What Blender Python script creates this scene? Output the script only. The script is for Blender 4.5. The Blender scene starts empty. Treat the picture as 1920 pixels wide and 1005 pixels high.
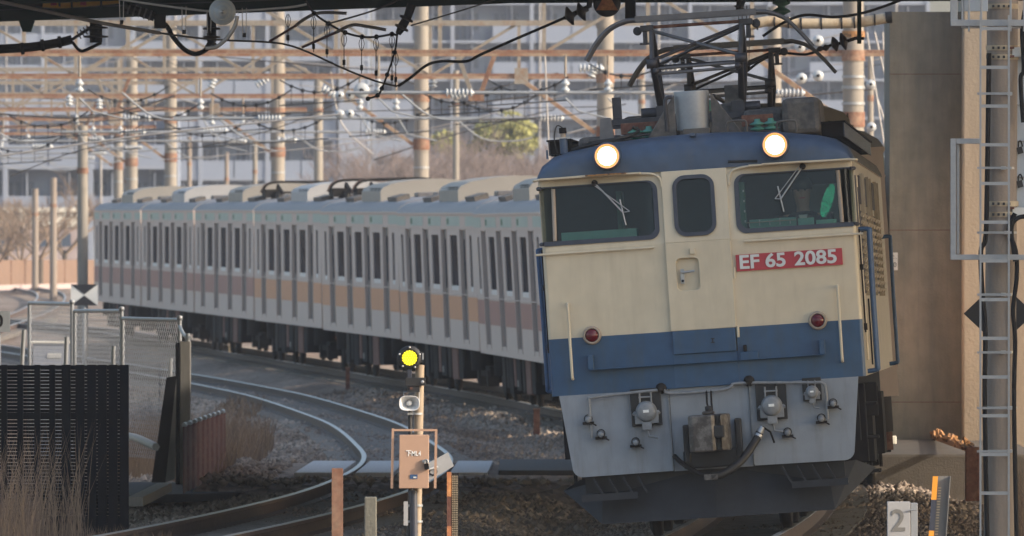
import bpy, bmesh, math, random
from math import radians as R, sin, cos, pi, atan, log, exp, sqrt
from mathutils import Vector as V, Matrix, noise
from mathutils.geometry import tessellate_polygon
random.seed(7)
S = bpy.context.scene
C = S.collection
# ---------------------------------------------------------------- camera, sky, sun, exposure
FP = 22500.0; HZ = 394.0; HC = 3.6
cam = bpy.data.cameras.new('camera'); camo = bpy.data.objects.new('camera', cam); C.objects.link(camo)
cam.sensor_width = 36.0; cam.lens = 36.0*FP/1920.0
cam.clip_start = 1.0; cam.clip_end = 9000.0
camo.location = (0, 0, HC); camo.rotation_euler = (pi/2 - atan((502.5-HZ)/FP), 0, 0)
cam.dof.use_dof = True; cam.dof.focus_distance = 107.0; cam.dof.aperture_fstop = 12.0
S.camera = camo
W = bpy.data.worlds.new("World"); S.world = W; W.use_nodes = True
SUN_EL, SUN_AZ = 24.0, 108.0      # azimuth clockwise from the view direction (+Y)
nt = W.node_tree; bg = nt.nodes['Background']; bg.inputs['Strength'].default_value = 0.15
sk = nt.nodes.new('ShaderNodeTexSky'); sk.sky_type = 'NISHITA'; sk.sun_disc = False
sk.sun_elevation = R(SUN_EL); sk.sun_rotation = R(SUN_AZ); sk.dust_density = 3.0; sk.air_density = 1.2
nt.links.new(sk.outputs[0], bg.inputs[0])
sl = bpy.data.lights.new('sun', 'SUN'); so = bpy.data.objects.new('sun', sl); C.objects.link(so)
sl.energy = 3.0; sl.angle = R(1.5); sl.color = (1.0, 0.86, 0.70)
sd = V((sin(R(SUN_AZ))*cos(R(SUN_EL)), cos(R(SUN_AZ))*cos(R(SUN_EL)), sin(R(SUN_EL))))
so.rotation_euler = sd.to_track_quat('Z', 'Y').to_euler()
S.view_settings.view_transform = 'Standard'; S.view_settings.look = 'None'
S.view_settings.exposure = 0.9; S.view_settings.gamma = 1.0
S.cycles.max_bounces = 6; S.cycles.volume_bounces = 0; S.cycles.use_denoising = True
S.cycles.transparent_max_bounces = 12

# ---------------------------------------------------------------- helpers
def P(px, py, d): return V(((px-960.0)*d/FP, d, HC-(py-HZ)*d/FP))
def mat(name, col, rough=0.6, metal=0.0, var=0.15, scale=6.0, bump=0.0, bscale=40.0, col2=None, mix=(0.45, 0.62), detail=6, streak=None, spec=0.5):
    m = bpy.data.materials.new(name); m.use_nodes = True; n = m.node_tree.nodes; l = m.node_tree.links
    b = n['Principled BSDF']; b.inputs['Roughness'].default_value = rough; b.inputs['Metallic'].default_value = metal
    b.inputs['Specular IOR Level'].default_value = spec
    tc = n.new('ShaderNodeTexCoord'); mp = n.new('ShaderNodeMapping'); l.new(tc.outputs['Object'], mp.inputs[0])
    if streak: mp.inputs['Scale'].default_value = streak
    nz = n.new('ShaderNodeTexNoise'); nz.inputs['Scale'].default_value = scale; nz.inputs['Detail'].default_value = detail
    nz.inputs['Roughness'].default_value = 0.65
    l.new(mp.outputs[0], nz.inputs['Vector'])
    mr = n.new('ShaderNodeMapRange'); mr.inputs[1].default_value = mix[0] if col2 else 0.25; mr.inputs[2].default_value = mix[1] if col2 else 0.75
    l.new(nz.outputs[0], mr.inputs[0])
    mx = n.new('ShaderNodeMix'); mx.data_type = 'RGBA'
    c = tuple(col)
    if col2: a2 = tuple(col2); a1 = c
    else:
        a1 = tuple(max(0, x*(1-var)) for x in c); a2 = tuple(min(1, x*(1+var)) for x in c)
    mx.inputs[6].default_value = a1+(1,); mx.inputs[7].default_value = a2+(1,)
    l.new(mr.outputs[0], mx.inputs[0])
    out = mx.outputs[2]
    if col2:
        n3 = n.new('ShaderNodeTexNoise'); n3.inputs['Scale'].default_value = scale*3.7; l.new(tc.outputs['Object'], n3.inputs['Vector'])
        hs = n.new('ShaderNodeHueSaturation'); m3 = n.new('ShaderNodeMapRange'); m3.inputs[1].default_value=.3; m3.inputs[2].default_value=.7
        m3.inputs[3].default_value = 1-var; m3.inputs[4].default_value = 1+var
        l.new(n3.outputs[0], m3.inputs[0]); l.new(m3.outputs[0], hs.inputs['Value']); l.new(out, hs.inputs['Color']); out = hs.outputs[0]
    l.new(out, b.inputs['Base Color'])
    if bump:
        n2 = n.new('ShaderNodeTexNoise'); n2.inputs['Scale'].default_value = bscale; n2.inputs['Detail'].default_value = 4
        l.new(tc.outputs['Object'], n2.inputs['Vector'])
        bp = n.new('ShaderNodeBump'); bp.inputs['Strength'].default_value = bump; bp.inputs['Distance'].default_value = 0.02
        l.new(n2.outputs[0], bp.inputs['Height']); l.new(bp.outputs[0], b.inputs['Normal'])
    m.diffuse_color = c+(1,)
    return m
def emat(name, col, strength, base=(0.02,)*3):
    m = bpy.data.materials.new(name); m.use_nodes = True; b = m.node_tree.nodes['Principled BSDF']
    b.inputs['Base Color'].default_value = tuple(base)+(1,); b.inputs['Emission Color'].default_value = tuple(col)+(1,)
    b.inputs['Emission Strength'].default_value = strength
    return m
def gmat(name, tint, refl=0.12, rough=0.03, opac=0.0, body=(0.02, 0.03, 0.03)):
    m = bpy.data.materials.new(name); m.use_nodes = True; n = m.node_tree.nodes; l = m.node_tree.links
    n.remove(n['Principled BSDF']); out = n['Material Output']
    t = n.new('ShaderNodeBsdfTransparent'); t.inputs[0].default_value = tuple(tint)+(1,)
    g = n.new('ShaderNodeBsdfGlossy'); g.inputs['Roughness'].default_value = rough
    f = n.new('ShaderNodeFresnel'); f.inputs[0].default_value = 1.5
    mt = n.new('ShaderNodeMath'); mt.operation = 'MULTIPLY_ADD'; mt.inputs[1].default_value = 0.9; mt.inputs[2].default_value = refl-0.04
    l.new(f.outputs[0], mt.inputs[0])
    a = t
    if opac:
        d = n.new('ShaderNodeBsdfDiffuse'); d.inputs[0].default_value = tuple(body)+(1,)
        m0 = n.new('ShaderNodeMixShader'); m0.inputs[0].default_value = opac; l.new(t.outputs[0], m0.inputs[1]); l.new(d.outputs[0], m0.inputs[2]); a = m0
    m1 = n.new('ShaderNodeMixShader'); l.new(mt.outputs[0], m1.inputs[0]); l.new(a.outputs[0], m1.inputs[1]); l.new(g.outputs[0], m1.inputs[2])
    l.new(m1.outputs[0], out.inputs[0]); return m

def dmat(name, col):
    m = bpy.data.materials.new(name); m.use_nodes = True; n = m.node_tree.nodes; n.remove(n['Principled BSDF'])
    d = n.new('ShaderNodeBsdfDiffuse'); nz = n.new('ShaderNodeTexNoise'); nz.inputs['Scale'].default_value = 1.5; cr = n.new('ShaderNodeValToRGB')
    cr.color_ramp.elements[0].color = tuple(c*.7 for c in col)+(1,); cr.color_ramp.elements[1].color = tuple(c*1.6 for c in col)+(1,); cr.color_ramp.elements[0].position=.4; cr.color_ramp.elements[1].position=.65
    g = n.new('ShaderNodeBsdfGlossy'); g.inputs['Roughness'].default_value = .1; mx = n.new('ShaderNodeMixShader'); mx.inputs[0].default_value = .06
    l = m.node_tree.links; l.new(nz.outputs[0], cr.inputs[0]); l.new(cr.outputs[0], d.inputs[0]); l.new(d.outputs[0], mx.inputs[1]); l.new(g.outputs[0], mx.inputs[2]); l.new(mx.outputs[0], n['Material Output'].inputs[0]); return m
class MB:
    def __init__(s): s.v = []; s.f = []; s.mi = []; s.sm = []; s.mats = []
    def m(s, mt):
        if mt not in s.mats: s.mats.append(mt)
        return s.mats.index(mt)
    def add(s, vs, fs, mt, smooth=False, M=None):
        o = len(s.v); k = s.m(mt)
        s.v += [tuple(M @ V(p)) if M else tuple(p) for p in vs]
        for f in fs: s.f.append([o+i for i in f]); s.mi.append(k); s.sm.append(smooth)
        return s
    def box(s, c, sz, mt, rot=None, M=None):
        x, y, z = [q/2 for q in sz]
        vs = [V((a*x, b*y, e*z)) for a in (-1, 1) for b in (-1, 1) for e in (-1, 1)]
        if rot: E = Matrix.Rotation(rot[2], 3, 'Z') @ Matrix.Rotation(rot[1], 3, 'Y') @ Matrix.Rotation(rot[0], 3, 'X'); vs = [E @ p for p in vs]
        vs = [p+V(c) for p in vs]
        return s.add(vs, [(0,1,3,2),(4,6,7,5),(0,4,5,1),(2,3,7,6),(0,2,6,4),(1,5,7,3)], mt, False, M)
    def bx(s, x0, x1, y0, y1, z0, z1, mt, M=None): return s.box(((x0+x1)/2, (y0+y1)/2, (z0+z1)/2), (x1-x0, y1-y0, z1-z0), mt, None, M)
    def tube(s, pts, r, mt, n=8, M=None, cap=True):
        pts = [V(p) for p in pts]; k = len(pts); rs = r if isinstance(r, (list, tuple)) else [r]*k
        vs = []; fs = []; up = None
        for i, p in enumerate(pts):
            t = (pts[min(i+1, k-1)]-pts[max(i-1, 0)]).normalized()
            if up is None: up = t.orthogonal().normalized()
            else: up = (up - t*up.dot(t)).normalized()
            w = t.cross(up)
            for j in range(n): a = 2*pi*j/n; vs.append(p+(up*cos(a)+w*sin(a))*rs[i])
        for i in range(k-1):
            for j in range(n): fs.append((i*n+j, i*n+(j+1) % n, (i+1)*n+(j+1) % n, (i+1)*n+j))
        s.add(vs, fs, mt, n > 4, M)
        if cap: s.add(vs, [tuple(range(n-1, -1, -1)), tuple((k-1)*n+j for j in range(n))], mt, False, M)
        return s
    def lathe(s, prof, o, ax, mt, n=20, M=None, sx=1.0):       # prof: (radius, height) list along axis
        ax = V(ax).normalized(); u = ax.orthogonal().normalized()
        if abs(ax.z) < .9: u = V((0, 0, 1)).cross(ax).normalized()
        w = ax.cross(u); o = V(o); vs = []; fs = []
        for (r, h) in prof:
            for j in range(n): a = 2*pi*j/n; vs.append(o+ax*h+(u*cos(a)*sx+w*sin(a))*r)
        for i in range(len(prof)-1):
            for j in range(n): fs.append((i*n+j, i*n+(j+1) % n, (i+1)*n+(j+1) % n, (i+1)*n+j))
        return s.add(vs, fs, mt, True, M)
    def panel(s, outer, holes, f, nrm, th, mt, M=None):        # flat polygon with holes, thickness along nrm
        loops = [[V((a, b, 0)) for a, b in lp] for lp in [outer]+list(holes)]
        tri = tessellate_polygon(loops); flat = [p for lp in loops for p in lp]; nrm = V(nrm)
        A = [V(f(p.x, p.y)) for p in flat]; n = len(A)
        fs = []
        for t in tri:
            a, b, c = t; nn = (A[b]-A[a]).cross(A[c]-A[a])
            if nn.dot(nrm) > 0: a, b, c = c, b, a
            fs.append((a, b, c)); fs.append((c+n, b+n, a+n))
        o = 0
        for lp in loops:
            k = len(lp)
            for i in range(k): fs.append((o+i, o+(i+1) % k, n+o+(i+1) % k, n+o+i))
            o += k
        return s.add(A+[p+nrm*th for p in A], fs, mt, False, M)
    def loft(s, rings, mt, smooth=True, closed=False, M=None):
        n = len(rings[0]); vs = [p for r in rings for p in r]; fs = []
        for i in range(len(rings)-1):
            for j in range(n if closed else n-1): fs.append((i*n+j, i*n+(j+1) % n, (i+1)*n+(j+1) % n, (i+1)*n+j))
        return s.add(vs, fs, mt, smooth, M)
    def build(s, name, parent=None, bevel=0.0, recalc=True):
        me = bpy.data.meshes.new(name); me.from_pydata(s.v, [], s.f)
        for mt in s.mats: me.materials.append(mt)
        me.polygons.foreach_set('material_index', s.mi); me.polygons.foreach_set('use_smooth', s.sm)
        if recalc:
            bm = bmesh.new(); bm.from_mesh(me); bmesh.ops.recalc_face_normals(bm, faces=bm.faces); bm.to_mesh(me); bm.free()
        o = bpy.data.objects.new(name, me); C.objects.link(o)
        if parent: o.parent = parent
        if bevel:
            b = o.modifiers.new('bevel', 'BEVEL'); b.width = bevel; b.segments = 2; b.limit_method = 'ANGLE'; b.angle_limit = R(40)
        return o
def tag(o, label=None, cat=None, group=None, kind=None):
    if label: o['label'] = label
    if cat: o['category'] = cat
    if group: o['group'] = group
    if kind: o['kind'] = kind
    return o
def thing(name, label, cat, loc=(0,0,0), rot=(0,0,0), group=None):
    o = bpy.data.objects.new(name, None); C.objects.link(o); o.location = loc; o.rotation_euler = rot; o.empty_display_size = .2
    return tag(o, label, cat, group)
def kids(o): return [c for c in bpy.data.objects if c.parent == o]
def dup(o, parent=None):
    c = o.copy(); C.objects.link(c); c.parent = parent
    for ch in kids(o): dup(ch, c)
    return c
def rrect(cx, cz, w, h, r, n=6):
    out = []
    for (sx, sz, a0) in ((1, 1, 0), (-1, 1, 90), (-1, -1, 180), (1, -1, 270)):
        for i in range(n+1):
            a = R(a0+90*i/n); out.append((cx+sx*(w/2-r)+r*cos(a), cz+sz*(h/2-r)+r*sin(a)))
    return out
def ring(outer, inner): return outer, [inner]
def text_mesh(s, size, mt, M, name, parent, ext=0.004, bold=0.0, sx=1.0):
    cu = bpy.data.curves.new(name, 'FONT'); cu.body = s; cu.size = size; cu.align_x = 'CENTER'; cu.align_y = 'CENTER'; cu.extrude = ext; cu.offset = bold
    cu.resolution_u = 4
    t = bpy.data.objects.new(name+'_tmp', cu); C.objects.link(t)
    bpy.context.view_layer.update()
    me = bpy.data.meshes.new_from_object(t.evaluated_get(bpy.context.evaluated_depsgraph_get()))
    bpy.data.objects.remove(t)
    me.name = name; me.materials.clear(); me.materials.append(mt)
    me.transform(M @ Matrix.Scale(sx, 4, (1,0,0)))
    o = bpy.data.objects.new(name, me); C.objects.link(o)
    if parent: o.parent = parent
    return o
FACE = Matrix(((1,0,0,0),(0,0,-1,0),(0,1,0,0),(0,0,0,1)))       # text plane XY -> XZ, facing -Y
def facing(x, y, z): return Matrix.Translation((x, y, z)) @ FACE
def smooth_pts(pts, k=6):
    pts = [V(p) for p in pts]; out = []
    for i in range(len(pts)-1):
        a = pts[max(i-1, 0)]; b = pts[i]; c = pts[i+1]; d = pts[min(i+2, len(pts)-1)]
        for j in range(k):
            t = j/k; out.append(.5*((2*b)+(c-a)*t+(2*a-5*b+4*c-d)*t*t+(3*b-a-3*c+d)*t**3))
    out.append(pts[-1]); return out

# ---------------------------------------------------------------- materials
M = {}
M['cream'] = mat('cream paint', (.59,.505,.37), .42, var=.05, scale=1.5, streak=(6,6,.7), col2=(.50,.42,.30), mix=(.50,.85), bump=.06, bscale=3)
M['blue'] = mat('blue paint', (.020,.068,.150), .4, var=.10, scale=2.2, streak=(4,4,.5), col2=(.032,.066,.115), mix=(.48,.72), bump=.06, bscale=3)
M['bluerail'] = mat('blue rail paint', (.03,.085,.2), .5, var=.25, scale=20)
M['roofblue'] = mat('roof blue paint', (.048,.078,.135), .45, var=.12, scale=2.0, col2=(.075,.085,.105), mix=(.5,.72))
M['skirt'] = mat('grey skirt paint', (.235,.26,.30), .45, var=.07, scale=2.0, streak=(6,6,.8), col2=(.18,.185,.195), mix=(.48,.85), bump=.08, bscale=3)
M['skirtd'] = mat('grey fittings', (.20,.21,.225), .5, var=.25, scale=18)
M['plough'] = mat('snow plough steel', (.022,.025,.032), .7, var=.3, scale=5, spec=.3)
M['dark'] = mat('dark underframe', (.010,.009,.011), .85, var=.4, scale=6, spec=.15)
M['dark2'] = mat('underframe equipment', (.017,.015,.015), .8, var=.4, scale=5, spec=.15)
M['black'] = mat('black rubber', (.012,.012,.014), .6, var=.3, scale=12)
M['gasket'] = mat('window rubber', (.035,.04,.06), .45, var=.2, scale=12)
M['red'] = mat('red plate', (.42,.035,.05), .45, var=.08, scale=10)
M['silver'] = mat('white letter metal', (.62,.62,.62), .4, metal=.0, var=.05)
M['steel'] = mat('bare steel', (.42,.42,.43), .38, metal=.7, var=.15, scale=20)
M['galv'] = mat('galvanised steel', (.30,.315,.335), .5, metal=.35, var=.12, scale=14)
M['coupler'] = mat('worn coupler steel', (.055,.048,.045), .5, metal=.3, scale=9, col2=(.15,.14,.135), var=.25)
M['teal'] = mat('cab teal paint', (.10,.20,.17), .6, var=.1)
M['tealb'] = mat('cab desk teal', (.17,.34,.29), .6, var=.1)
M['cabd'] = mat('cab inner', (.05,.045,.055), .7, var=.2)
M['glass'] = gmat('cab glass', (.86,.92,.90), .025, .03, opac=.03, body=(.05,.06,.06))
M['cglass'] = dmat('car window glass', (.030,.032,.040))
M['redlens'] = mat('red lens', (.11,.004,.010), .12, var=.1, scale=30)
M['amber'] = mat('rusty lens ring', (.35,.28,.22), .5)
M['head'] = emat('headlamp light', (1.0,.80,.52), 9)
M['headrim'] = emat('headlamp painted halo', (1.0,.36,.10), .62, (.3,.2,.1))
M['green'] = emat('green reflection dots', (.03,.80,.42), .62)
M['yellow'] = emat('yellow signal light', (1.0,.80,.01), 1.3)
M['roofg'] = mat('roof dirty grey', (.065,.062,.063), .75, scale=5, col2=(.12,.105,.092), var=.25)
M['rooflt'] = mat('roof light grey metal', (.36,.40,.45), .5, metal=.2, scale=4, var=.15, streak=(3,3,.5))
M['pan'] = mat('pantograph steel', (.045,.045,.055), .5, metal=.35, var=.3, scale=10)
M['panlt'] = mat('pantograph strip', (.13,.125,.13), .5, metal=.4, var=.25, scale=8)
M['porc'] = mat('green porcelain', (.07,.22,.17), .25, var=.1)
M['wporc'] = mat('white porcelain', (.42,.44,.46), .2, var=.05)
M['brownp'] = mat('dark porcelain', (.03,.022,.024), .3)
M['inox'] = mat('stainless body', (.57,.46,.405), .62, metal=.0, spec=.3, var=.07, scale=2, streak=(8,8,.5))  # warm base colour carries evening light reflected by the stainless sides
M['inoxd'] = mat('shaded stainless door', (.085,.088,.098), .45, metal=.3, var=.1, scale=3)  # steel darkened to hold the shade of the recessed doorways
M['croof'] = mat('train roof', (.21,.205,.22), .6, var=.12, scale=1.4)
M['acw'] = mat('air conditioner cream', (.25,.235,.215), .6, var=.08, scale=1.5)
M['acw2'] = mat('air conditioner white', (.36,.36,.37), .6, var=.06, scale=1.5)
M['strglow'] = mat('orange glow stripe', (.60,.29,.155), .6, var=.14, scale=3, streak=(6,6,.5))  # orange glow of a grazing reflection put into the stripe colour
M['strm'] = mat('maroon stripe', (.35,.175,.145), .6, var=.22, scale=3, streak=(6,6,.5))
M['green2'] = mat('pale green band', (.33,.42,.38), .5, var=.12, scale=2)
M['gmark'] = mat('green marks', (.03,.14,.09), .5)
M['rail'] = mat('rail side rust', (.075,.05,.042), .75, var=.3, scale=6)
M['railtop'] = mat('polished rail head', (.42,.42,.43), .42, metal=.7, var=.08, scale=3)
M['sleeper'] = mat('concrete sleeper', (.22,.20,.18), .85, var=.3, scale=5)
M['conc'] = mat('concrete pier', (.25,.222,.175), .85, scale=1.4, col2=(.15,.142,.118), mix=(.35,.7), var=.1, bump=.3, bscale=30, streak=(2.5,2.5,.35))
M['conclit'] = mat('sunlit concrete pier', (.42,.345,.26), .85, scale=2.5, var=.14, bump=.3, bscale=30, streak=(2.5,2.5,.5))  # sunlight on this pier face put into a paler, warmer concrete
M['pole'] = mat('concrete pole', (.25,.225,.195), .8, scale=2.2, var=.14, streak=(4,4,.6), bump=.15, bscale=50)
M['poled'] = mat('brown concrete pole', (.235,.195,.165), .8, scale=4, var=.15, streak=(5,5,.5), bump=.2, bscale=40)
M['rust'] = mat('rusty steel', (.19,.088,.055), .8, scale=5, col2=(.27,.18,.125), mix=(.4,.65), var=.2, detail=8)
M['gsteel'] = mat('weathered gantry steel', (.25,.22,.185), .7, scale=4, col2=(.22,.14,.09), mix=(.52,.68), var=.12, detail=8)
M['rustpale'] = mat('pale rusted gantry paint', (.33,.24,.165), .75, scale=3, col2=(.24,.12,.07), mix=(.42,.6), var=.15, detail=8)
M['rustd'] = mat('dark red rust', (.115,.045,.032), .85, scale=8, col2=(.17,.085,.06), var=.25)
M['rusto'] = mat('orange flaking rust', (.32,.16,.06), .9, scale=14, col2=(.07,.04,.025), mix=(.5,.6), var=.3)
M['orange'] = mat('orange reflector', (.80,.33,.035), .4, var=.08)
M['orangew'] = mat('weathered orange paint', (.42,.16,.07), .6, scale=10, col2=(.6,.28,.10), var=.15)
M['tan'] = mat('tan cabinet paint', (.42,.265,.185), .5, var=.06, scale=6)
M['white'] = mat('white enamel', (.62,.62,.60), .4, var=.06)
M['cleartxt'] = mat('white print', (.8,.8,.78), .5)
M['ink'] = mat('black print', (.012,.012,.018), .5)
M['postg'] = mat('weathered timber grey', (.15,.145,.12), .85, scale=6, var=.25, streak=(6,6,1), bump=.3)
M['bgreen'] = mat('dark green girder paint', (.004,.026,.021), .8, var=.3, scale=3, spec=.1)
M['blackm'] = mat('black cable', (.008,.008,.010), .7, var=.2, spec=.2)
M['wire'] = mat('copper wire', (.07,.065,.065), .5, metal=.3)
M['wirelt'] = mat('aluminium wire', (.38,.36,.35), .5, metal=.4)
M['sleeve'] = mat('cream cable sleeve', (.42,.35,.25), .5, scale=6, col2=(.33,.24,.15), var=.1)
M['sleevey'] = mat('yellow cable sleeve', (.68,.36,.03), .45, var=.1, scale=4)
M['sleeveg'] = mat('grey cable sleeve', (.22,.22,.24), .4, var=.1)
M['maroon'] = mat('maroon sleeve', (.11,.045,.06), .5)
M['balc'] = mat('balcony parapet', (.245,.285,.37), .7, var=.05, scale=.3)
M['bwall'] = mat('apartment wall', (.165,.20,.275), .8, var=.08, scale=.2)
M['bpale'] = mat('apartment pale wall', (.27,.305,.38), .8, var=.06, scale=.3)
M['bwin'] = mat('apartment window', (.07,.095,.14), .25, var=.3, scale=.4)
M['bwin2'] = mat('apartment curtained window', (.16,.20,.26), .3, var=.2, scale=.4)
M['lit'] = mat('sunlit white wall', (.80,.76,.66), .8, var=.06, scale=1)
M['pinkb'] = mat('pale pink wall', (.42,.34,.33), .8, var=.2, scale=1)
M['nwall'] = mat('brown noise barrier', (.19,.12,.085), .8, var=.12, scale=1.5)
M['twig'] = mat('bare twigs', (.25,.20,.185), .9, var=.25, scale=2)
M['twig2'] = mat('bare twigs warm', (.26,.19,.14), .9, var=.25, scale=2)
M['leafy'] = mat('yellow green leaves', (.24,.24,.075), .7, var=.35, scale=.8)
M['leafd'] = mat('olive leaves', (.14,.145,.055), .7, var=.35, scale=.8)
M['bark'] = mat('bark', (.10,.08,.065), .9, var=.3, bump=.4)
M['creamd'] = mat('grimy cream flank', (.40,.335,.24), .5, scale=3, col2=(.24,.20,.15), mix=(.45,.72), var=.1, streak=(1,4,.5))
M['marker'] = mat('weathered marker stone', (.34,.34,.345), .7, scale=6, var=.12)
M['ledge'] = mat('dark ledge concrete', (.075,.066,.056), .9, scale=3, var=.25, bump=.3)
M['postt'] = mat('tan post', (.30,.235,.17), .7, scale=8, var=.15, streak=(6,6,1))
M['grass'] = mat('dry grass', (.25,.17,.11), .9, var=.35, scale=2)
M['grassd'] = mat('dry red stems', (.17,.115,.085), .9, var=.35, scale=2)
M['fence'] = mat('fence black louvre', (.006,.007,.011), .8, var=.3, scale=4, spec=.1)
M['fencem'] = mat('fence wire', (.26,.27,.28), .5, metal=.4)
M['slab'] = mat('grey board', (.17,.165,.155), .75, var=.2, scale=4, streak=(4,4,.6))
M['board'] = mat('crossing board', (.50,.50,.51), .7, var=.14, scale=5, streak=(6,1,1))
M['asph'] = mat('dark crossing surface', (.035,.036,.044), .8, var=.25, scale=3, bump=.3)
M['jacket'] = mat('dark uniform', (.02,.02,.032), .8)
M['skin'] = mat('skin', (.35,.20,.15), .6, var=.05)
M['shirt'] = mat('white shirt', (.5,.5,.5), .8)
M['hair'] = mat('black hair', (.012,.01,.01), .6)
# ballast ground material
def ground_mat(name, c1, c2, c3, sc):
    m = bpy.data.materials.new(name); m.use_nodes = True; n = m.node_tree.nodes; l = m.node_tree.links; b = n['Principled BSDF']
    b.inputs['Roughness'].default_value = .9
    g = n.new('ShaderNodeNewGeometry'); vo = n.new('ShaderNodeTexVoronoi'); vo.inputs['Scale'].default_value = sc; l.new(g.outputs['Position'], vo.inputs['Vector'])
    mp = n.new('ShaderNodeMapping'); mp.inputs['Scale'].default_value = (1, .12, 1); l.new(g.outputs['Position'], mp.inputs[0])
    nz = n.new('ShaderNodeTexNoise'); nz.inputs['Scale'].default_value = .8; nz.inputs['Detail'].default_value = 5; l.new(mp.outputs[0], nz.inputs['Vector'])
    cr = n.new('ShaderNodeValToRGB'); l.new(nz.outputs[0], cr.inputs[0])
    cr.color_ramp.elements[0].position = .36; cr.color_ramp.elements[0].color = c1+(1,); cr.color_ramp.elements[1].position = .62; cr.color_ramp.elements[1].color = c2+(1,)
    mx = n.new('ShaderNodeMix'); mx.data_type = 'RGBA'; mx.blend_type = 'MULTIPLY'; mx.inputs[0].default_value = .8
    sp = n.new('ShaderNodeSeparateColor'); l.new(vo.outputs['Color'], sp.inputs[0])
    mr = n.new('ShaderNodeMapRange'); mr.inputs[3].default_value = .45; mr.inputs[4].default_value = 1.5; l.new(sp.outputs[0], mr.inputs[0])
    cc = n.new('ShaderNodeCombineColor'); 
    for i in range(3): l.new(mr.outputs[0], cc.inputs[i])
    l.new(cr.outputs[0], mx.inputs[6]); l.new(cc.outputs[0], mx.inputs[7]); l.new(mx.outputs[2], b.inputs['Base Color'])
    bp = n.new('ShaderNodeBump'); bp.inputs['Strength'].default_value = .9; bp.inputs['Distance'].default_value = .05; l.new(vo.outputs['Distance'], bp.inputs['Height']); l.new(bp.outputs[0], b.inputs['Normal'])
    return m
M['ballast'] = ground_mat('ballast ground', (.155,.108,.08), (.29,.228,.182), None, 11)
M['stone'] = ground_mat('ballast stone', (.18,.135,.105), (.31,.255,.21), None, 9)

# ---------------------------------------------------------------- track geometry
def zr(d): return .0076*12*log(1+exp((201-d)/12)) if d < 600 else 0.0
def Xm(d):
    if d <= 246: e = d-106; return 1.82+.0568*e-.0005475*e*e
    x = 1.82+.0568*140-.0005475*19600-.0965*(d-246)-.000014*(d-246)**2
    if d > 346: x -= .00055*(d-346)**2
    return x
def roll(d):
    if d < 200: return R(3.8)
    if d > 285: return 0.0
    return R(3.8)*(285-d)/85
def interp(tab, d):
    if d <= tab[0][0]: a, b = tab[0], tab[1]
    elif d >= tab[-1][0]: a, b = tab[-2], tab[-1]
    else:
        for i in range(len(tab)-1):
            if tab[i][0] <= d <= tab[i+1][0]: break
        p0 = tab[max(i-1,0)]; p1 = tab[i]; p2 = tab[i+1]; p3 = tab[min(i+2,len(tab)-1)]
        h = p2[0]-p1[0]; t = (d-p1[0])/h
        m1 = (p2[1]-p0[1])/(p2[0]-p0[0])*h; m2 = (p3[1]-p1[1])/(p3[0]-p1[0])*h
        return (2*t**3-3*t*t+1)*p1[1]+(t**3-2*t*t+t)*m1+(-2*t**3+3*t*t)*p2[1]+(t**3-t*t)*m2
    return a[1]+(b[1]-a[1])*(d-a[0])/(b[0]-a[0])
SID = [(60,-8.2),(85,-5.2),(100,-3.62),(107,-3.02),(118,-2.32),(131,-1.72),(146,-1.40),(158,-1.38),(170,-1.60),(195,-2.32),(211,-3.1),(233,-4.55),(250,-6.14),(261,-7.3),(300,-11.8),(340,-16.6),(400,-25)]
def Xs(d): return interp(SID, d)
TC = [(300,-15.4),(350,-16.0),(403,-16.6),(450,-17.6),(500,-19.2),(540,-21.2),(600,-26.5),(700,-40)]
def Xc(d): return interp(TC, d)
# ---------------------------------------------------------------- ground
import numpy as np
def gz(x, d):                                    # ground height: ballast shoulders follow the tracks
    z = zr(d)-.20
    m = min(abs(x-Xm(d)), abs(x-Xs(d)) if d < 330 else 9)
    if m > 1.5: z -= min(.16, (m-1.5)*.22)
    if x > Xm(d)+1.6 and d < 135: z += min(.12, (x-Xm(d)-1.6)*.15)
    if abs(x-Xm(d)) < 2.6 and d < 290: z += max(-1.3,min(1.3,x-Xm(d)))*sin(roll(d))*(1 if abs(x-Xm(d))<1.6 else (2.6-abs(x-Xm(d))))
    if 141 < d < 158 and x < Xm(d) and x > Xs(d)-2.2: z = max(z, zr(d)-.05-.0*x)
    z += .05*noise.noise(V((x*.8, d*.25, 0)))+.018*noise.noise(V((x*4, d*2, 3)))
    return z
xs = [-1500,-600,-250,-120,-70,-45]+[-34+i*.4 for i in range(0,120)]+[16,20,30,50,90,200,600,1500]
ds = [-60,-20,20,50,70]+[80+i*.5 for i in range(0,150)]+[155+i*2 for i in range(0,120)]+[400,420,450,500,600,800,1200,2000,4000,7500]
vs = [(x, d, gz(x, d)) for d in ds for x in xs]; n = len(xs)
fs = [(j*n+i, j*n+i+1, (j+1)*n+i+1, (j+1)*n+i) for j in range(len(ds)-1) for i in range(n-1)]
g = MB(); g.add(vs, fs, M['ballast'], True); tag(g.build('ground', recalc=False), kind='structure')
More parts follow.
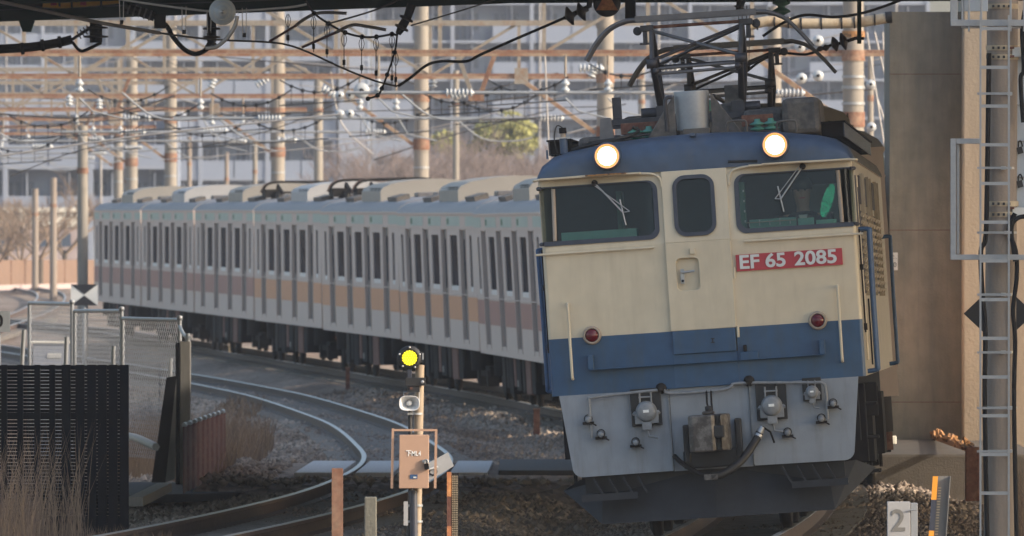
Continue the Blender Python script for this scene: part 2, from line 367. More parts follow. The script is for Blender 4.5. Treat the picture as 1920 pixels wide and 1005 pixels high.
# loose ballast stones, nobody could count them
rng = np.random.default_rng(3)
base = np.array([(1,0,0),(-1,0,0),(0,1,0),(0,-1,0),(0,0,1),(0,0,-1)], float)
tri = np.array([(0,2,4),(2,1,4),(1,3,4),(3,0,4),(2,0,5),(1,2,5),(3,1,5),(0,3,5)])
cent = []
for i in range(120000):
    if i < 50000: d = rng.uniform(98, 126); 
    else: d = 126+ (rng.random()**1.1)*130
    xl = (-400-960)*d/FP; x = rng.uniform((200-960)*d/FP, (1860-960)*d/FP)
    if 142 < d < 158 and Xs(d)-1.5 < x < Xm(d)-.9: continue
    cent.append((x, d, gz(x, d)))
cent = np.array(cent); N = len(cent)
sz = rng.uniform(.018, .042, (N,1,1))*np.where(cent[:,1] > 126, 1.7, 1.0)[:,None,None]
vv = base[None]*(1+rng.uniform(-.35,.35,(N,6,3)))*sz+rng.uniform(-.4,.4,(N,6,3))*sz
ang = rng.uniform(0, 6.28, N); ca, sa = np.cos(ang), np.sin(ang)
vx = vv[...,0]*ca[:,None]-vv[...,1]*sa[:,None]; vy = vv[...,0]*sa[:,None]+vv[...,1]*ca[:,None]
vv = np.stack([vx, vy, vv[...,2]*.8], -1)+cent[:,None,:]
me = bpy.data.meshes.new('ballast_stones'); me.vertices.add(N*6); me.vertices.foreach_set('co', vv.reshape(-1))
fa = (tri[None]+(np.arange(N)*6)[:,None,None]).reshape(-1)
me.loops.add(len(fa)); me.loops.foreach_set('vertex_index', fa.astype(np.int32)); me.polygons.add(N*8)
me.polygons.foreach_set('loop_start', np.arange(0, N*24, 3, dtype=np.int32)); me.polygons.foreach_set('loop_total', np.full(N*8, 3, dtype=np.int32))
me.update(calc_edges=True); me.materials.append(M['stone'])
o = bpy.data.objects.new('ballast_stones', me); C.objects.link(o)
tag(o, 'loose grey brown crushed stones lying round the tracks', 'ballast', kind='stuff')

def track(fx, d0, d1, label, cant=None, step=2.0, xlim=None):
    t = thing('railway_track', label, 'track', (0,0,0), group='railway tracks'); 
    ds_ = [d0+i*step for i in range(int((d1-d0)/step)+1)]
    prof = [(-.065,-.165),(.065,-.165),(.065,-.15),(.012,-.13),(.012,-.045),(.036,-.035),(.036,-.003),(-.036,-.003),(-.036,-.035),(-.012,-.045),(-.012,-.13),(-.065,-.15)]
    for s in (-1, 1):
        b = MB(); rings = []; tops = []
        for d in ds_:
            c = cant(d) if cant else 0; sl_ = (fx(d+.5)-fx(d-.5)); L = sqrt(1+sl_*sl_); r = V((1/L, -sl_/L, 0))
            r = V((r.x*cos(c), r.y*cos(c), sin(c))); u = V((-sin(c), 0, cos(c)))
            ctr = V((fx(d), d, zr(d)))+r*(s*.57)
            rings.append([ctr+r*a+u*e for a, e in prof]); tops.append([ctr+r*a+u*e for a, e in ((-.033,-.003),(-.028,.003),(.028,.003),(.033,-.003))])
        b.loft(rings, M['rail'], False, True); b.loft(tops, M['railtop'], False, False)
        b.build('rail', t, recalc=True)
    b = MB(); d = d0
    while d < min(d1, 420):
        sl_ = fx(d+.5)-fx(d-.5); c = cant(d) if cant else 0
        b.box((fx(d), d, zr(d)-.215), (2.0, .22, .12), M['sleeper'], (0, -c, -atan(sl_))); d += .62
    tag(b.build('sleepers', t), kind='stuff'); return t
track(Xm, 60, 460, 'curving main line track under the locomotive and passenger cars', roll)
track(Xs, 60, 262, 'nearer single track bending left past the tan signal cabinet')
t3 = track(Xc, 330, 640, 'far track curving in front of the brown noise barrier')
# short stub beyond the points: merges out of frame to the left
def Xs2(d): return Xs(d)
track(Xs2, 262, 330, 'distant track continuing behind the chain link fence')

# ---------------------------------------------------------------- locomotive
LR = thing('electric_locomotive', 'cream and blue electric locomotive with red number plate and two lit headlamps', 'locomotive', (1.823,106,.731), (-.0076, -R(3.8), -atan(.046)))
def yf(x, z):                                    # front face surface depth
    return .075*max(0, abs(x)-.3)/1.09 + .13*max(0, z-2.6)
HW = 1.39; ZB, ZM, ZC, ZG = 1.315, 1.82, 2.6, 3.235
L = 16.5
b = MB()
fr = lambda x, z: (x, yf(x, z), z)
for s in (-1, 1):
    # lower blue and cream facets
    b.panel([(s*.28,ZB),(s*1.36,ZB),(s*1.36,ZM),(s*.28,ZM)], [], fr, (0,1,0), .03, M['blue'])
    tail = [(s*1.0+.075*cos(2*pi*i/16), 1.832+.075*sin(2*pi*i/16)) for i in range(16)]
    b.panel([(s*.28,ZM),(s*1.36,ZM),(s*1.36,ZC),(s*.28,ZC)], [], fr, (0,1,0), .03, M['cream'])
    # window facet: window opening runs to the corner
    x0, x1, z0, z1, r = .352, 1.385, 2.655, 3.165, .085
    out = [(.28,ZC),(1.36,ZC),(1.36,z0)]
    out += [(x0+r-r*sin(R(a)), z0+r-r*cos(R(a))) for a in range(0, 91, 15)]
    out += [(x0+r-r*cos(R(a)), z1-r+r*sin(R(a))) for a in range(0, 91, 15)]
    out += [(1.36,z1),(1.36,ZG),(.28,ZG)]
    b.panel([(s*a,e) for a,e in out], [], fr, (0,1,0), .03, M['cream'])
    # rounded corners and flank
    for (za, zb, mt) in ((ZB,ZM,M['blue']),(ZM,z0,M['cream']),(z1,ZG,M['cream'])):
        rg = []
        for z in (za, zb):
            yy = yf(1.36, z); rg.append([(s*(1.36+.03*sin(R(a))), yy+.03-.03*cos(R(a)), z) for a in (0,22,45,68,90)]+[(s*HW, .36, z)])
        b.loft(rg, mt, True)
    flmat = M['creamd']
    b.bx(min(s*HW,s*(HW-.03)), max(s*HW,s*(HW-.03)), .36, L, ZM if False else ZB, ZG, flmat)
b.bx(-HW, HW, L-.03, L, ZB, ZG, M['cream'])
b.bx(-1.3, 1.3, .2, L-.05, ZB-.02, ZB+.05, M['dark'])
b.build('body', LR)
# roof
def roofprof(k, sc=1.0, drop=0.0):
    pts = [(-1.405,3.235),(-1.40,3.27),(-1.355,3.36),(-1.26,3.43),(-1.1,3.475),(-.75,3.525),(-.35,3.552),(0,3.56)]
    pts = pts+[(-x,z) for x,z in pts[-2::-1]]
    return [(x*sc, 3.235+(z-3.235)*(1-drop)) for x,z in pts]
b = MB(); rings = []
for (y, sc, dr) in ((.06,.985,.62),(.075,.99,.45),(.11,.995,.28),(.17,1,.14),(.27,1,.05),(.45,1,0),(.95,1,0)):
    rings.append([(x, y+.07*max(0,abs(x)-.3), z) for x, z in roofprof(0, sc, dr)])
b.loft([[(x, y0, 3.235) for x, y0, z in rings[0]]]+rings, M['roofblue'], True)
rings = [[(x, y+.07*max(0,abs(x)-.3) if y < 2 else y, z+.004) for x, z in roofprof(0)] for y in (.95, L)]
b.loft(rings, M['roofg'], True)
b.build('roof', LR)
b = MB(); b.box((0,.115,3.415), (.05,.05,.16), M['roofblue'], (R(-28),0,0)); b.box((0,.27,3.545), (.05,.22,.03), M['roofblue']); b.build('roof_bracket', LR, .006)
# gutter / eyebrow above the windows
for s in (-1, 1):
    b = MB()
    pth = [(s*x, yf(x,3.2)-.03, z) for x, z in ((.30,3.10),(.31,3.17),(.36,3.215),(.5,3.232),(.9,3.24),(1.36,3.232))]+[(s*1.43,.16,3.23),(s*1.43,.45,3.23)]
    b.tube(smooth_pts(pth, 5), .012, M['cream'], 6)
    b.box((s*.93, .03, 3.238), (.9, .11, .014), M['cream'], (0,0,s*R(4)))
    b.box((s*.78, .0, 3.243), (.36, .13, .012), M['rusto' if s<0 else 'cream'], (0,0,s*R(4)))
    b.build('eyebrow', LR)
b = MB(); b.tube([(.30,yf(.3,3.22)-.02,3.285),(.56,yf(.56,3.22)-.03,3.275)], .012, M['black'], 6); b.build('rubber_strip', LR)
# centre door
b = MB()
fd = lambda x, z: (x, yf(0, z)-.03, z)
wh = rrect(-.02, 2.92, .33, .50, .09)
hr = rrect(-.115, 2.316, .20, .285, .04)
b.panel([(-.30,1.82),(.28,1.82),(.28,ZC),(-.30,ZC)], [hr], fd, (0,1,0), .06, M['cream'])
b.panel([(-.30,ZC),(.28,ZC),(.28,ZG),(-.30,ZG)], [wh], fd, (0,1,0), .06, M['cream'])
b.panel([(-.29,1.615),(.27,1.615),(.27,1.82),(-.29,1.82)], [], fd, (0,1,0), .06, M['blue'])
b.bx(-.3,.28,0,.03,ZB,1.615,M['blue']); b.bx(-.22,-.01,.02,.035,2.17,2.46,M['cream'])
dr = b.build('front_door', LR, .006)
b = MB(); o_ = rrect(-.02,2.92,.372,.542,.11); i_ = rrect(-.02,2.92,.30,.47,.075)
b.panel(o_, [i_], lambda x,z:(x, yf(0,z)-.052, z), (0,1,0), .03, M['gasket']); b.build('window_seal', dr, .008)
b = MB(); b.panel(rrect(-.02,2.92,.32,.49,.08), [], lambda x,z:(x, yf(0,z)-.018, z), (0,1,0), .006, M['glass']); b.build('window', dr)
b = MB(); b.tube([(-.165,-.0,2.335),(-.165,-.045,2.335),(-.055,-.05,2.34)], .011, M['steel'], 8); b.box((-.165,.0,2.30),(.035,.02,.13),M['steel']); b.lathe([(0,-.02),(.012,-.02),(.012,0)],(-.165,-.01,2.26),(0,1,0),M['ink'],10); b.build('handle', dr, .003)
b = MB(); b.bx(-.085,-.04,-.06,-.03,2.49,2.545,M['cream']); 
b.build('latch', dr, .004)
for z in (3.13,2.30,1.78): b = MB(); b.tube([(.292,-.018+yf(0,z),z-.05),(.292,-.018+yf(0,z),z+.05)], .013, M['cream'], 8); b.build('hinge', dr)
b = MB(); b.box((.065,-.034,1.70),(.034,.008,.008),M['ink']); b.box((.065,-.034,1.735),(.034,.008,.008),M['ink']); b.box((.065,-.034,1.717),(.01,.008,.03),M['ink']); b.build('emblem', dr)
# windscreens
for s in (-1, 1):
    w = thing('windscreen', None, None); w.parent = LR
    x0, x1, z0, z1, r = .352, 1.385, 2.655, 3.165, .085
    def outl(e):
        o = [(1.37,z0-e)]
        rr = r+e*.5
        o += [(x0-e+rr-rr*sin(R(a)), z0-e+rr-rr*cos(R(a))) for a in range(0, 91, 10)]
        o += [(x0-e+rr-rr*cos(R(a)), z1+e*.3-rr+rr*sin(R(a))) for a in range(0, 91, 10)]
        o += [(1.37,z1+e*.3)]; return o
    A = outl(.012); B = outl(-.028)
    b = MB(); b.panel([(s*a,e) for a,e in A]+[(s*a,e) for a,e in B[::-1]], [], lambda x,z:(x, yf(x,z)-.014, z), (0,1,0), .045, M['gasket'])
    for z in (z0+.008, z1-.008): b.tube([(s*1.37,yf(1.37,z)+.002,z),(s*1.40,yf(1.37,z)+.05,z),(s*1.405,.36,z)], .018, M['gasket'], 6)
    b.build('window_seal', w)
    b = MB(); G = outl(-.012); G = [(min(a,1.27),e) for a,e in G]
    b.panel([(s*a,e) for a,e in G], [], lambda x,z:(x, yf(x,z)+.012, z), (0,1,0), .006, M['glass']); b.build('front_pane', w)
    b = MB(); b.loft([[(s*1.27,yf(1.27,z)+.012,z),(s*1.345,yf(1.35,z)+.022,z),(s*1.38,yf(1.36,z)+.06,z),(s*1.385,.36,z)] for z in (z0,z1)], M['glass'], True); b.build('corner_pane', w)
    b = MB(); b.tube([(s*1.262,yf(1.26,z1)-.012,z1-.02),(s*1.272,yf(1.26,z0)-.012,z0+.03)], .019, M['amber'], 6); b.build('corner_post', w)
    b = MB(); b.bx(min(s*1.36,s*1.40),max(s*1.36,s*1.40),.36,.46,ZC,ZG,M['cream']); b.build('flank_post', w)
# wipers
for s, ax_, az, e1, e2 in ((-1,-.89,3.175,-.655,2.90),(1,.955,3.20,.745,2.925)):
    w = MB(); yy = lambda x,z: yf(x,z)-.055
    w.tube([(ax_,yy(ax_,az),az),(e1,yy(e1,e2),e2)], .008, M['steel'], 6)
    w.tube([(ax_-.03,yy(ax_,az),az),(e1+(.06 if s<0 else -.05),yy(e1,e2),e2+.005)], .005, M['steel'], 6)
    w.tube([(e1+(.06 if s<0 else -.05),yy(e1,e2),e2+.005),(e1,yy(e1,e2),e2)], .005, M['steel'], 6)
    xm = e1+(.0 if s<0 else 0); w.tube([(xm-.02,yy(xm,3.0)+.02,e2+.115),(xm,yy(xm,e2)+.01,e2),(xm+.02,yy(xm,2.8)+.02,e2-.115)], .007, M['steel'], 6)
    w.lathe([(0,-.03),(.028,-.03),(.028,.05),(0,.05)], (ax_,yy(ax_,az)+.02,az), (0,1,0), M['dark2'], 12)
    w.build('wiper', LR)
# cab interior (real room behind the glass)
b = MB()
b.bx(-1.34,1.34,1.7,1.75,1.9,3.22,M['cabd']); b.bx(-1.34,1.34,.2,1.7,1.85,1.9,M['cabd']); b.bx(-1.34,1.34,.25,1.7,3.19,3.22,M['cabd'])
b.bx(-.30,-.26,.12,1.0,1.9,3.19,M['teal']); b.bx(.30,.34,.16,1.0,1.9,3.19,M['teal'])
b.bx(.36,.42,.25,.6,2.0,3.1,M['teal']); b.bx(-.45,-.40,.25,.6,2.0,3.1,M['cabd'])
b.bx(-.75,-.70,1.2,1.7,2.0,3.1,M['teal']); b.bx(.85,1.25,1.55,1.69,2.65,3.05,M['bwin2'])
b.build('cab_interior', LR)
b = MB()
b.bx(-1.22,-.55,.22,.6,2.3,2.755,M['tealb']); b.bx(.45,.86,.25,.55,2.3,2.76,M['tealb']); b.bx(.88,1.02,.2,.35,2.3,2.745,M['tealb']); b.bx(1.04,1.22,.2,.4,2.3,2.72,M['tealb'])
for i in range(5): b.tube([(.45+i*.09,.2,2.70),(.45+i*.09,.2,2.74+.02*(i%2))], .006, M['steel'], 6)
b.tube([(.42,.19,2.735),(.86,.19,2.735)], .006, M['amber'], 6)
for i in range(4): b.box((.415,.23,2.75+i*.09),(.012,.012,.02),M['silver'])
b.build('control_desk', LR, .01)
# glowing dots imitate a green signal reflected in the driver's window
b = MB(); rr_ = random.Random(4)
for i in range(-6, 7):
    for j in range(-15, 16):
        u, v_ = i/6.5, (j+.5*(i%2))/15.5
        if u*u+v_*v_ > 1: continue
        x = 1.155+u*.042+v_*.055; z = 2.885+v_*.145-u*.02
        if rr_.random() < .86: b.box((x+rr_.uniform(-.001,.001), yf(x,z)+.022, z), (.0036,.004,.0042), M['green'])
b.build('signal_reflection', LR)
# number plate
b = MB(); b.panel([(.315,2.31),(1.255,2.31),(1.255,2.458),(.315,2.458)], [], lambda x,z:(x,yf(x,z)-.02,z), (0,1,0), .02, M['red'])
npl = b.build('number_plate', LR, .004)
yw = atan(.075/1.09)
for s_, x_, w_ in (('EF',.43,1.14),('65',.665,1.12),('2085',1.02,1.14)):
    text_mesh(s_, .168, M['silver'], Matrix.Translation((x_, yf(x_,2.38)-.028, 2.384)) @ Matrix.Rotation(yw,4,'Z') @ FACE, 'lettering', npl, .004, .0042, w_)
# handrails under windows
for s in (-1, 1):
    b = MB(); b.tube([(s*.40,-.02,2.572),(s*1.45,.05,2.572)], .011, M['cream'], 8)
    for x in (.42,.9,1.36): b.tube([(s*x,yf(x,2.5)+.01,2.572),(s*x,yf(x,2.5)-.03,2.572)], .008, M['cream'], 6)
    b.build('handrail', LR)
    b = MB(); x = 1.195; b.tube(smooth_pts([(s*x,.06,2.12),(s*x,-.02,2.12),(s*x,-.035,2.08),(s*x,-.035,1.8),(s*x,-.035,1.5),(s*x,-.02,1.462),(s*x,.06,1.46)],3), .013, M['cream'], 8); b.build('grab_iron', LR)
    b = MB(); b.lathe([(0,-.055),(.05,-.05),(.058,-.03),(.062,.0)], (s*1.0,yf(1,1.8)-.012,1.832), (0,1,0), M['redlens'], 24)
    tl = b.build('tail_lamp', LR)
    b = MB(); b.lathe([(.058,-.035),(.064,-.052),(.076,-.045),(.084,.0),(.084,.03)], (s*1.0,yf(1,1.8)-.01,1.832), (0,1,0), M['amber'], 28); b.build('lamp_ring', tl)
    # headlamp
    hx = -.76 if s < 0 else .727
    b = MB(); b.lathe([(0,0),(.082,0)], (hx,-.045,3.404), (0,1,0), M['head'], 32)
    hl = b.build('headlamp', LR, recalc=False)
    b = MB(); b.lathe([(.082,.0),(.108,-.012)], (hx,-.045,3.404), (0,1,0), M['headrim'], 32); b.build('reflector', hl)  # emissive ring paints in the orange halo round the lamp
    b = MB(); b.lathe([(.108,-.018),(.114,-.016),(.120,.0),(.13,.2),(.13,.45)], (hx,-.045,3.404), (0,1,0), M['roofblue'], 32); b.build('lamp_housing', hl)
# shelf on blue
b = MB(); b.bx(-1.04,1.04,-.06,.06,1.525,1.533,M['blue'])
for s in (-1,1): b.bx(min(s*1.0,s*1.05),max(s*1.0,s*1.05),-.05,.05,1.533,1.66,M['blue'])
b.bx(.30,.46,-.05,.0,1.53,1.60,M['blue']); b.bx(.33,.36,-.05,.0,1.60,1.66,M['dark2'])
b.build('step_shelf', LR, .004)
# pipe at the top of the skirt
b = MB(); b.tube(smooth_pts([(-1.06,-.03,.93),(-1.06,-.03,1.24),(-1.02,-.03,1.285),(-.5,-.03,1.31),(-.40,-.03,1.31),(-.33,-.03,1.275),(.10,-.03,1.275),(.2,-.03,1.30),(.28,-.03,1.325),(.9,-.03,1.29),(1.0,-.03,1.28),(1.03,-.03,1.22),(1.03,-.03,.96)],5), .014, M['skirtd'], 8)
b.lathe([(0,-.05),(.03,-.05),(.05,0),(.05,.03)],(-.42,0,1.325),(0,1,0),M['dark2'],10); b.lathe([(0,-.05),(.03,-.05),(.05,0),(.05,.03)],(.36,0,1.34),(0,1,0),M['dark2'],10)
b.tube([(.58,-.05,1.28),(.60,-.05,1.28)],.02,M['dark2'],6)
b.build('air_pipe', LR)
# skirt
b = MB()
def sk_out(s):
    o = [(s*.36,.59),(s*1.15,.585)]+[(s*(1.16+.09*sin(R(a))), .675-.09*cos(R(a))) for a in range(0,91,15)]+[(s*1.325,1.315),(s*.36,1.315)]
    return o
fs_ = lambda x,z:(x, .02+.02*max(0,abs(x)-.36), z)
for s in (-1, 1): b.panel(sk_out(s), [], fs_, (0,1,0), .05, M['skirt'])
b.panel([(-.35,.585),(.35,.585),(.35,1.32),(-.35,1.32)], [], lambda x,z:(x,.03,z), (0,1,0), .04, M['skirt'])
for s in (-1, 1):
    b.bx(s*.36-.006,s*.36+.006,.0,.03,.60,1.31,M['skirtd']); b.bx(min(s*1.26,s*1.31),max(s*1.26,s*1.31),.07,.5,.75,1.31,M['dark'])
b.build('skirt', LR, .004)
# jumpers
for (x, z, k) in ((-.562,1.128,1),(.546,1.108,1),(.91,1.205,.62)):
    b = MB(); 
    b.box((x,-.0,z+.04*k),(.27*k,.04,.33*k),M['black'])
    b.box((x,-.04,z-.05*k),(.21*k,.06,.11*k),M['skirtd']); b.lathe([(0,-.13),(.055*k,-.13),(.08*k,-.115),(.095*k,-.06),(.095*k,.02)],(x,0,z),(0,1,0),M['skirtd'],24)
    b.box((x,-.07,z-.125*k),(.085*k,.07,.07*k),M['skirtd']); b.tube([(x,-.07,z-.15*k),(x+.01,-.07,z-.22*k),(x+.09*k,-.07,z-.235*k)],.012*k,M['skirtd'],6)
    for q in (-.05,.05): b.tube([(x+q*k,-.06,z+.07*k),(x+q*k,-.06,z+.17*k)],.009*k,M['skirtd'],6)
    b.tube([(x-.06*k,-.06,z+.13*k),(x+.06*k,-.06,z+.13*k)],.009*k,M['skirtd'],6)
    for q in (-1,1): b.tube([(x+q*.1*k,-.04,z),(x+q*.115*k,-.06,z-.02)],.014*k,M['skirtd'],6)
    j = b.build('jumper_socket', LR, .004)
    b = MB(); b.box((x,-.133,z+.005),(.05*k,.006,.024*k),M['cleartxt']); b.build('name_tag', j)
# cocks
for (x,z) in ((-.976,.953),(-.675,.861),(-1.08,1.09),(.67,.86),(.976,.964),(1.088,1.09)):
    b = MB(); b.lathe([(0,-.09),(.022,-.085),(.028,-.06),(.028,.03)],(x,.0,z),(0,1,0),M['skirtd'],14); b.box((x,-.03,z-.03),(.10,.06,.025),M['dark2']); b.tube([(x+.03,-.05,z-.03),(x+.07,-.06,z-.055)],.007,M['dark2'],6)
    b.lathe([(.03,-.02),(.038,-.02),(.038,.01)],(x,.0,z+.01),(0,1,0),M['dark2'],14)
    b.build('air_cock', LR, .003)
# coupler
b = MB()
prof = [(-.175,-.30),(-.175,-.52),(-.14,-.56),(.03,-.56),(.06,-.54),(.06,-.40),(.11,-.40),(.11,-.52),(.17,-.42),(.19,-.30),(.12,-.05),(-.12,-.05)]
b.add([(x-.01,y,z) for z in (.745,1.07) for x,y in prof], [tuple(range(12)), tuple(range(23,11,-1))]+[(i,(i+1)%12,12+(i+1)%12,12+i) for i in range(12)], M['coupler'])
b.bx(.03,.13,-.55,-.45,.86,.97,M['black']); b.bx(-.06,.05,-.5,-.3,1.07,1.10,M['coupler']); b.bx(-.10,.10,-.3,.1,.78,1.0,M['dark2'])
b.bx(-.25,-.19,-.12,.03,.65,.99,M['black']); b.bx(.21,.27,-.12,.03,.65,1.02,M['black']); b.bx(-.26,.26,-.1,.03,.60,.76,M['black'])
cp = b.build('coupler', LR, .02)
b = MB(); b.tube([(0,-.36,1.09),(-.02,-.12,1.17),(-.02,-.03,1.28)],.009,M['dark2'],6); b.tube([(.03,-.36,1.09),(.02,-.12,1.17),(.02,-.03,1.28)],.009,M['dark2'],6); b.lathe([(0,0),(.03,.005),(.035,.05),(0,.06)],(0,-.38,1.09),(0,0,1),M['black'],10); b.build('uncoupling_chain', cp)
b = MB()
b.tube(smooth_pts([(.42,-.05,.87),(.38,-.12,.80),(.25,-.25,.64),(.1,-.32,.545),(-.02,-.34,.52)],5), .036, M['black'], 10); 
b.tube([(.415,-.06,.86),(.455,-.05,.925)], .03, M['steel'], 10); b.lathe([(.038,0),(.042,.02),(.038,.04)],(.40,-.08,.83),(.5,.2,.8),M['steel'],12)
b.tube([(.45,-.06,.93),(.52,-.07,.88),(.55,-.08,.78)], .01, M['dark2'], 6)
b.tube(smooth_pts([(-.34,-.02,.72),(-.28,-.12,.66),(-.15,-.25,.57),(-.02,-.34,.52)],5), .022, M['dark2'], 8); b.box((-.02,-.34,.52),(.12,.06,.05),M['coupler'])
b.build('brake_hose', LR)
# snow plough and steps
b = MB()
pl = [(-1.36,.47),(-1.02,.165),(1.04,.155),(1.40,.50)]
b.add([(-1.36,.45,.47),(-1.02,.05,.16),(0,-.06,.155),(1.04,.05,.155),(1.42,.5,.50),(-1.2,.30,.56),(-1.0,.22,.555),(0,.12,.55),(1.0,.22,.555),(1.25,.35,.58),
       (-1.36,.48,.47),(-1.02,.08,.16),(0,-.03,.155),(1.04,.08,.155),(1.42,.53,.50)], [(0,1,6,5),(1,2,7,6),(2,3,8,7),(3,4,9,8)], M['plough'])
b.bx(-1.15,1.15,.15,.2,.44,.60,M['black'])
b.build('snow_plough', LR, recalc=False)
for s in (-1, 1):
    b = MB()
    for k in range(4): b.box((s*(1.06-.13*k)+(.03 if s<0 else -.03), .0, .49), (.018,.12,.17), M['plough'], (0,R(-28),0))
    b.box((s*.93,-.04,.395),(.50,.16,.02),M['plough']); b.box((s*.93,-.115,.40),(.50,.012,.06),M['plough'])
    b.build('step', LR)
# flank details (louvres, windows, door, rails)
for (y0, y1) in ((2.6,4.6),(5.0,9.2),(9.6,13.4)):
    for s in (-1, 1):
        b = MB(); xa = s*(HW+.012)
        b.bx(min(xa,s*HW),max(xa,s*HW),y0,y1,2.86,3.12,M['cabd'])
        nlv = 11
        b.bx(min(s*HW,s*(HW+.006)),max(s*HW,s*(HW+.006)),y0,y1,2.05,2.80,M['cabd'])
        for k in range(nlv): b.box((s*(HW+.018),(y0+y1)/2,2.09+k*.067),(.03,y1-y0,.034),M['creamd'],(0,s*R(30),0))
        for k in range(1,3): b.bx(min(s*HW,s*(HW+.035)),max(s*HW,s*(HW+.035)),y0+(y1-y0)*k/3-.04,y0+(y1-y0)*k/3+.04,2.03,3.14,M['creamd'])
        b.build('side_louvre', LR)
for s in (-1, 1):
    b = MB(); b.bx(min(s*HW,s*(HW+.012)),max(s*HW,s*(HW+.012)),1.35,1.95,1.45,3.1,M['cream']); sdr = b.build('side_door', LR, .004)
    b = MB(); b.bx(min(s*(HW+.012),s*(HW+.018)),max(s*(HW+.012),s*(HW+.018)),1.45,1.85,2.6,3.0,M['cabd']); b.build('window', sdr)
    b = MB(); b.bx(min(s*HW,s*(HW+.012)),max(s*HW,s*(HW+.012)),.62,1.15,2.66,3.1,M['cabd']); b.build('side_window', LR)
    for y, e in ((1.22,0),(2.08,0),(14.2,0)):
        b = MB(); X = s*(HW+.085); b.tube(smooth_pts([(s*HW,y,2.62),(X,y,2.62),(X+s*.005,y,2.55),(X,y,2.0),(X,y,1.42),(X-s*.01,y,1.36),(s*HW,y,1.35)],3), .02, M['bluerail'], 8); b.build('door_handrail', LR)
    for y,z0_,z1_ in ((.45,1.7,2.62),(3.0,1.4,2.0),(4.9,1.5,2.0)): b = MB(); b.tube([(s*(HW+.02),y,z0_),(s*(HW+.02),y,z1_)],.008,M['dark2'],6); b.build('conduit', LR)
    b = MB()
    b.box((s*(HW+.02),.5,2.28),(.03,.05,.05),M['dark']); b.box((s*(HW+.02),.6,1.75),(.03,.06,.06),M['dark']); b.build('flank_fitting', LR)
# bogies
for yb in (2.55, 8.25, 13.95):
    b = MB()
    for y in (-1.25, 1.25):
        for s in (-1, 1):
            b.lathe([(0,-.06),(.50,-.06),(.56,-.03),(.56,.05),(0,.05)], (s*.58,yb+y,.56), (1,0,0), M['dark2'], 28)
        b.tube([(-.9,yb+y,.56),(.9,yb+y,.56)], .08, M['dark'], 10)
        for s in (-1,1): b.box((s*1.12,yb+y,.56),(.2,.34,.34),M['dark2'])
    for s in (-1, 1):
        b.box((s*1.08,yb,.78),(.16,3.1,.24),M['dark']); b.box((s*1.12,yb,.55),(.22,.9,.4),M['dark'])
        for y in (-.7,.7): b.tube([(s*1.15,yb+y,.55),(s*1.15,yb+y,.9)],.09,M['dark2'],10)
        b.tube([(s*1.27,yb-1.5,.35),(s*1.27,yb-1.5,1.15)],.02,M['dark2'],6)
    b.build('bogie', LR, .01)
b = MB(); b.bx(-1.25,1.25,.5,L-.3,.95,ZB,M['dark']); 
for y in (4.6,5.3,10.6,11.3): b.bx(-1.35,1.35,y,y+.5,.5,1.1,M['dark2'])
b.bx(1.20,1.36,.62,1.0,.55,1.25,M['dark']); b.bx(1.30,1.46,1.4,1.5,.95,1.25,M['dark2'])
for z in (.45,.75,1.05): b.bx(1.28,1.46,.75,1.15,z,z+.03,M['dark2'])
b.build('underframe', LR, .01)
# roof equipment
def insul(b, x, y, z, r=.07, n=3, mt=None, ax=(0,0,1), h=.05):
    pr = [(0,0),(r*.35,0)]
    for i in range(n): pr += [(r*.4,h*i+.005),(r,h*i+h*.35),(r*.92,h*i+h*.55),(r*.4,h*(i+.9))]
    pr += [(r*.35,h*n+.02),(0,h*n+.02)]
    b.lathe(pr, (x,y,z), ax, mt or M['porc'], 18)
b = MB(); b.lathe([(.145,0),(.15,.15),(.158,.34),(.150,.35),(.14,.28),(0,.26)],(-.01,.90,3.60),(0,0,1),M['galv'],28); b.bx(-.10,.14,.72,1.1,3.55,3.61,M['roofg'])
for s in (-1,1): b.add([(s*.16,.80,3.92),(s*.16,.80,3.55),(s*.42,.80,3.55),(s*.17,.84,3.92),(s*.17,.84,3.55),(s*.42,.84,3.55)],[(0,1,2),(3,5,4),(0,3,4,1),(1,4,5,2),(2,5,3,0)],M['roofg'])
b.tube(smooth_pts([(-.18,.8,3.90),(-.24,.8,3.88),(-.24,.8,3.7),(-.24,.8,3.6)],4),.02,M['pan'],6)
b.build('air_duct', LR, .008)
b = MB(); b.add([(-.86,1.0,3.52),(-.72,1.0,3.52),(-.72,1.2,3.52),(-.86,1.2,3.52),(-.84,1.02,3.76),(-.745,1.02,3.76),(-.745,1.18,3.76),(-.84,1.18,3.76)],[(0,1,5,4),(1,2,6,5),(2,3,7,6),(3,0,4,7),(4,5,6,7)],M['panlt']); b.bx(-.90,-.66,.96,1.24,3.48,3.53,M['rusto']); b.build('vent_stack', LR, .006)
for bb in ((.78,1.12,1.2,3.0,3.5,3.83),(.42,.80,1.6,3.0,3.5,3.76),(-.62,-.2,2.0,3.2,3.5,3.68),(-1.05,-.63,1.0,2.2,3.48,3.60),(-.8,.8,5.5,6.9,3.5,3.84),(-.8,.8,7.5,8.9,3.5,3.84),(-.8,.8,9.5,10.9,3.5,3.84)):
    b = MB(); b.bx(*bb,M['roofg']); b.build('roof_box', LR, .05)
for (x0_,x1_) in ((-.66,-.32),(.42,.70)): b = MB(); b.bx(x0_,x1_,.98,1.1,3.60,3.70,M['rustd']); b.build('pantograph_mount', LR, .004)
for x in (-.53,-.41,.56,.68):
    b = MB(); insul(b, x, .95, 3.55, .075, 2, M['porc'], h=.045); b.build('insulator', LR)
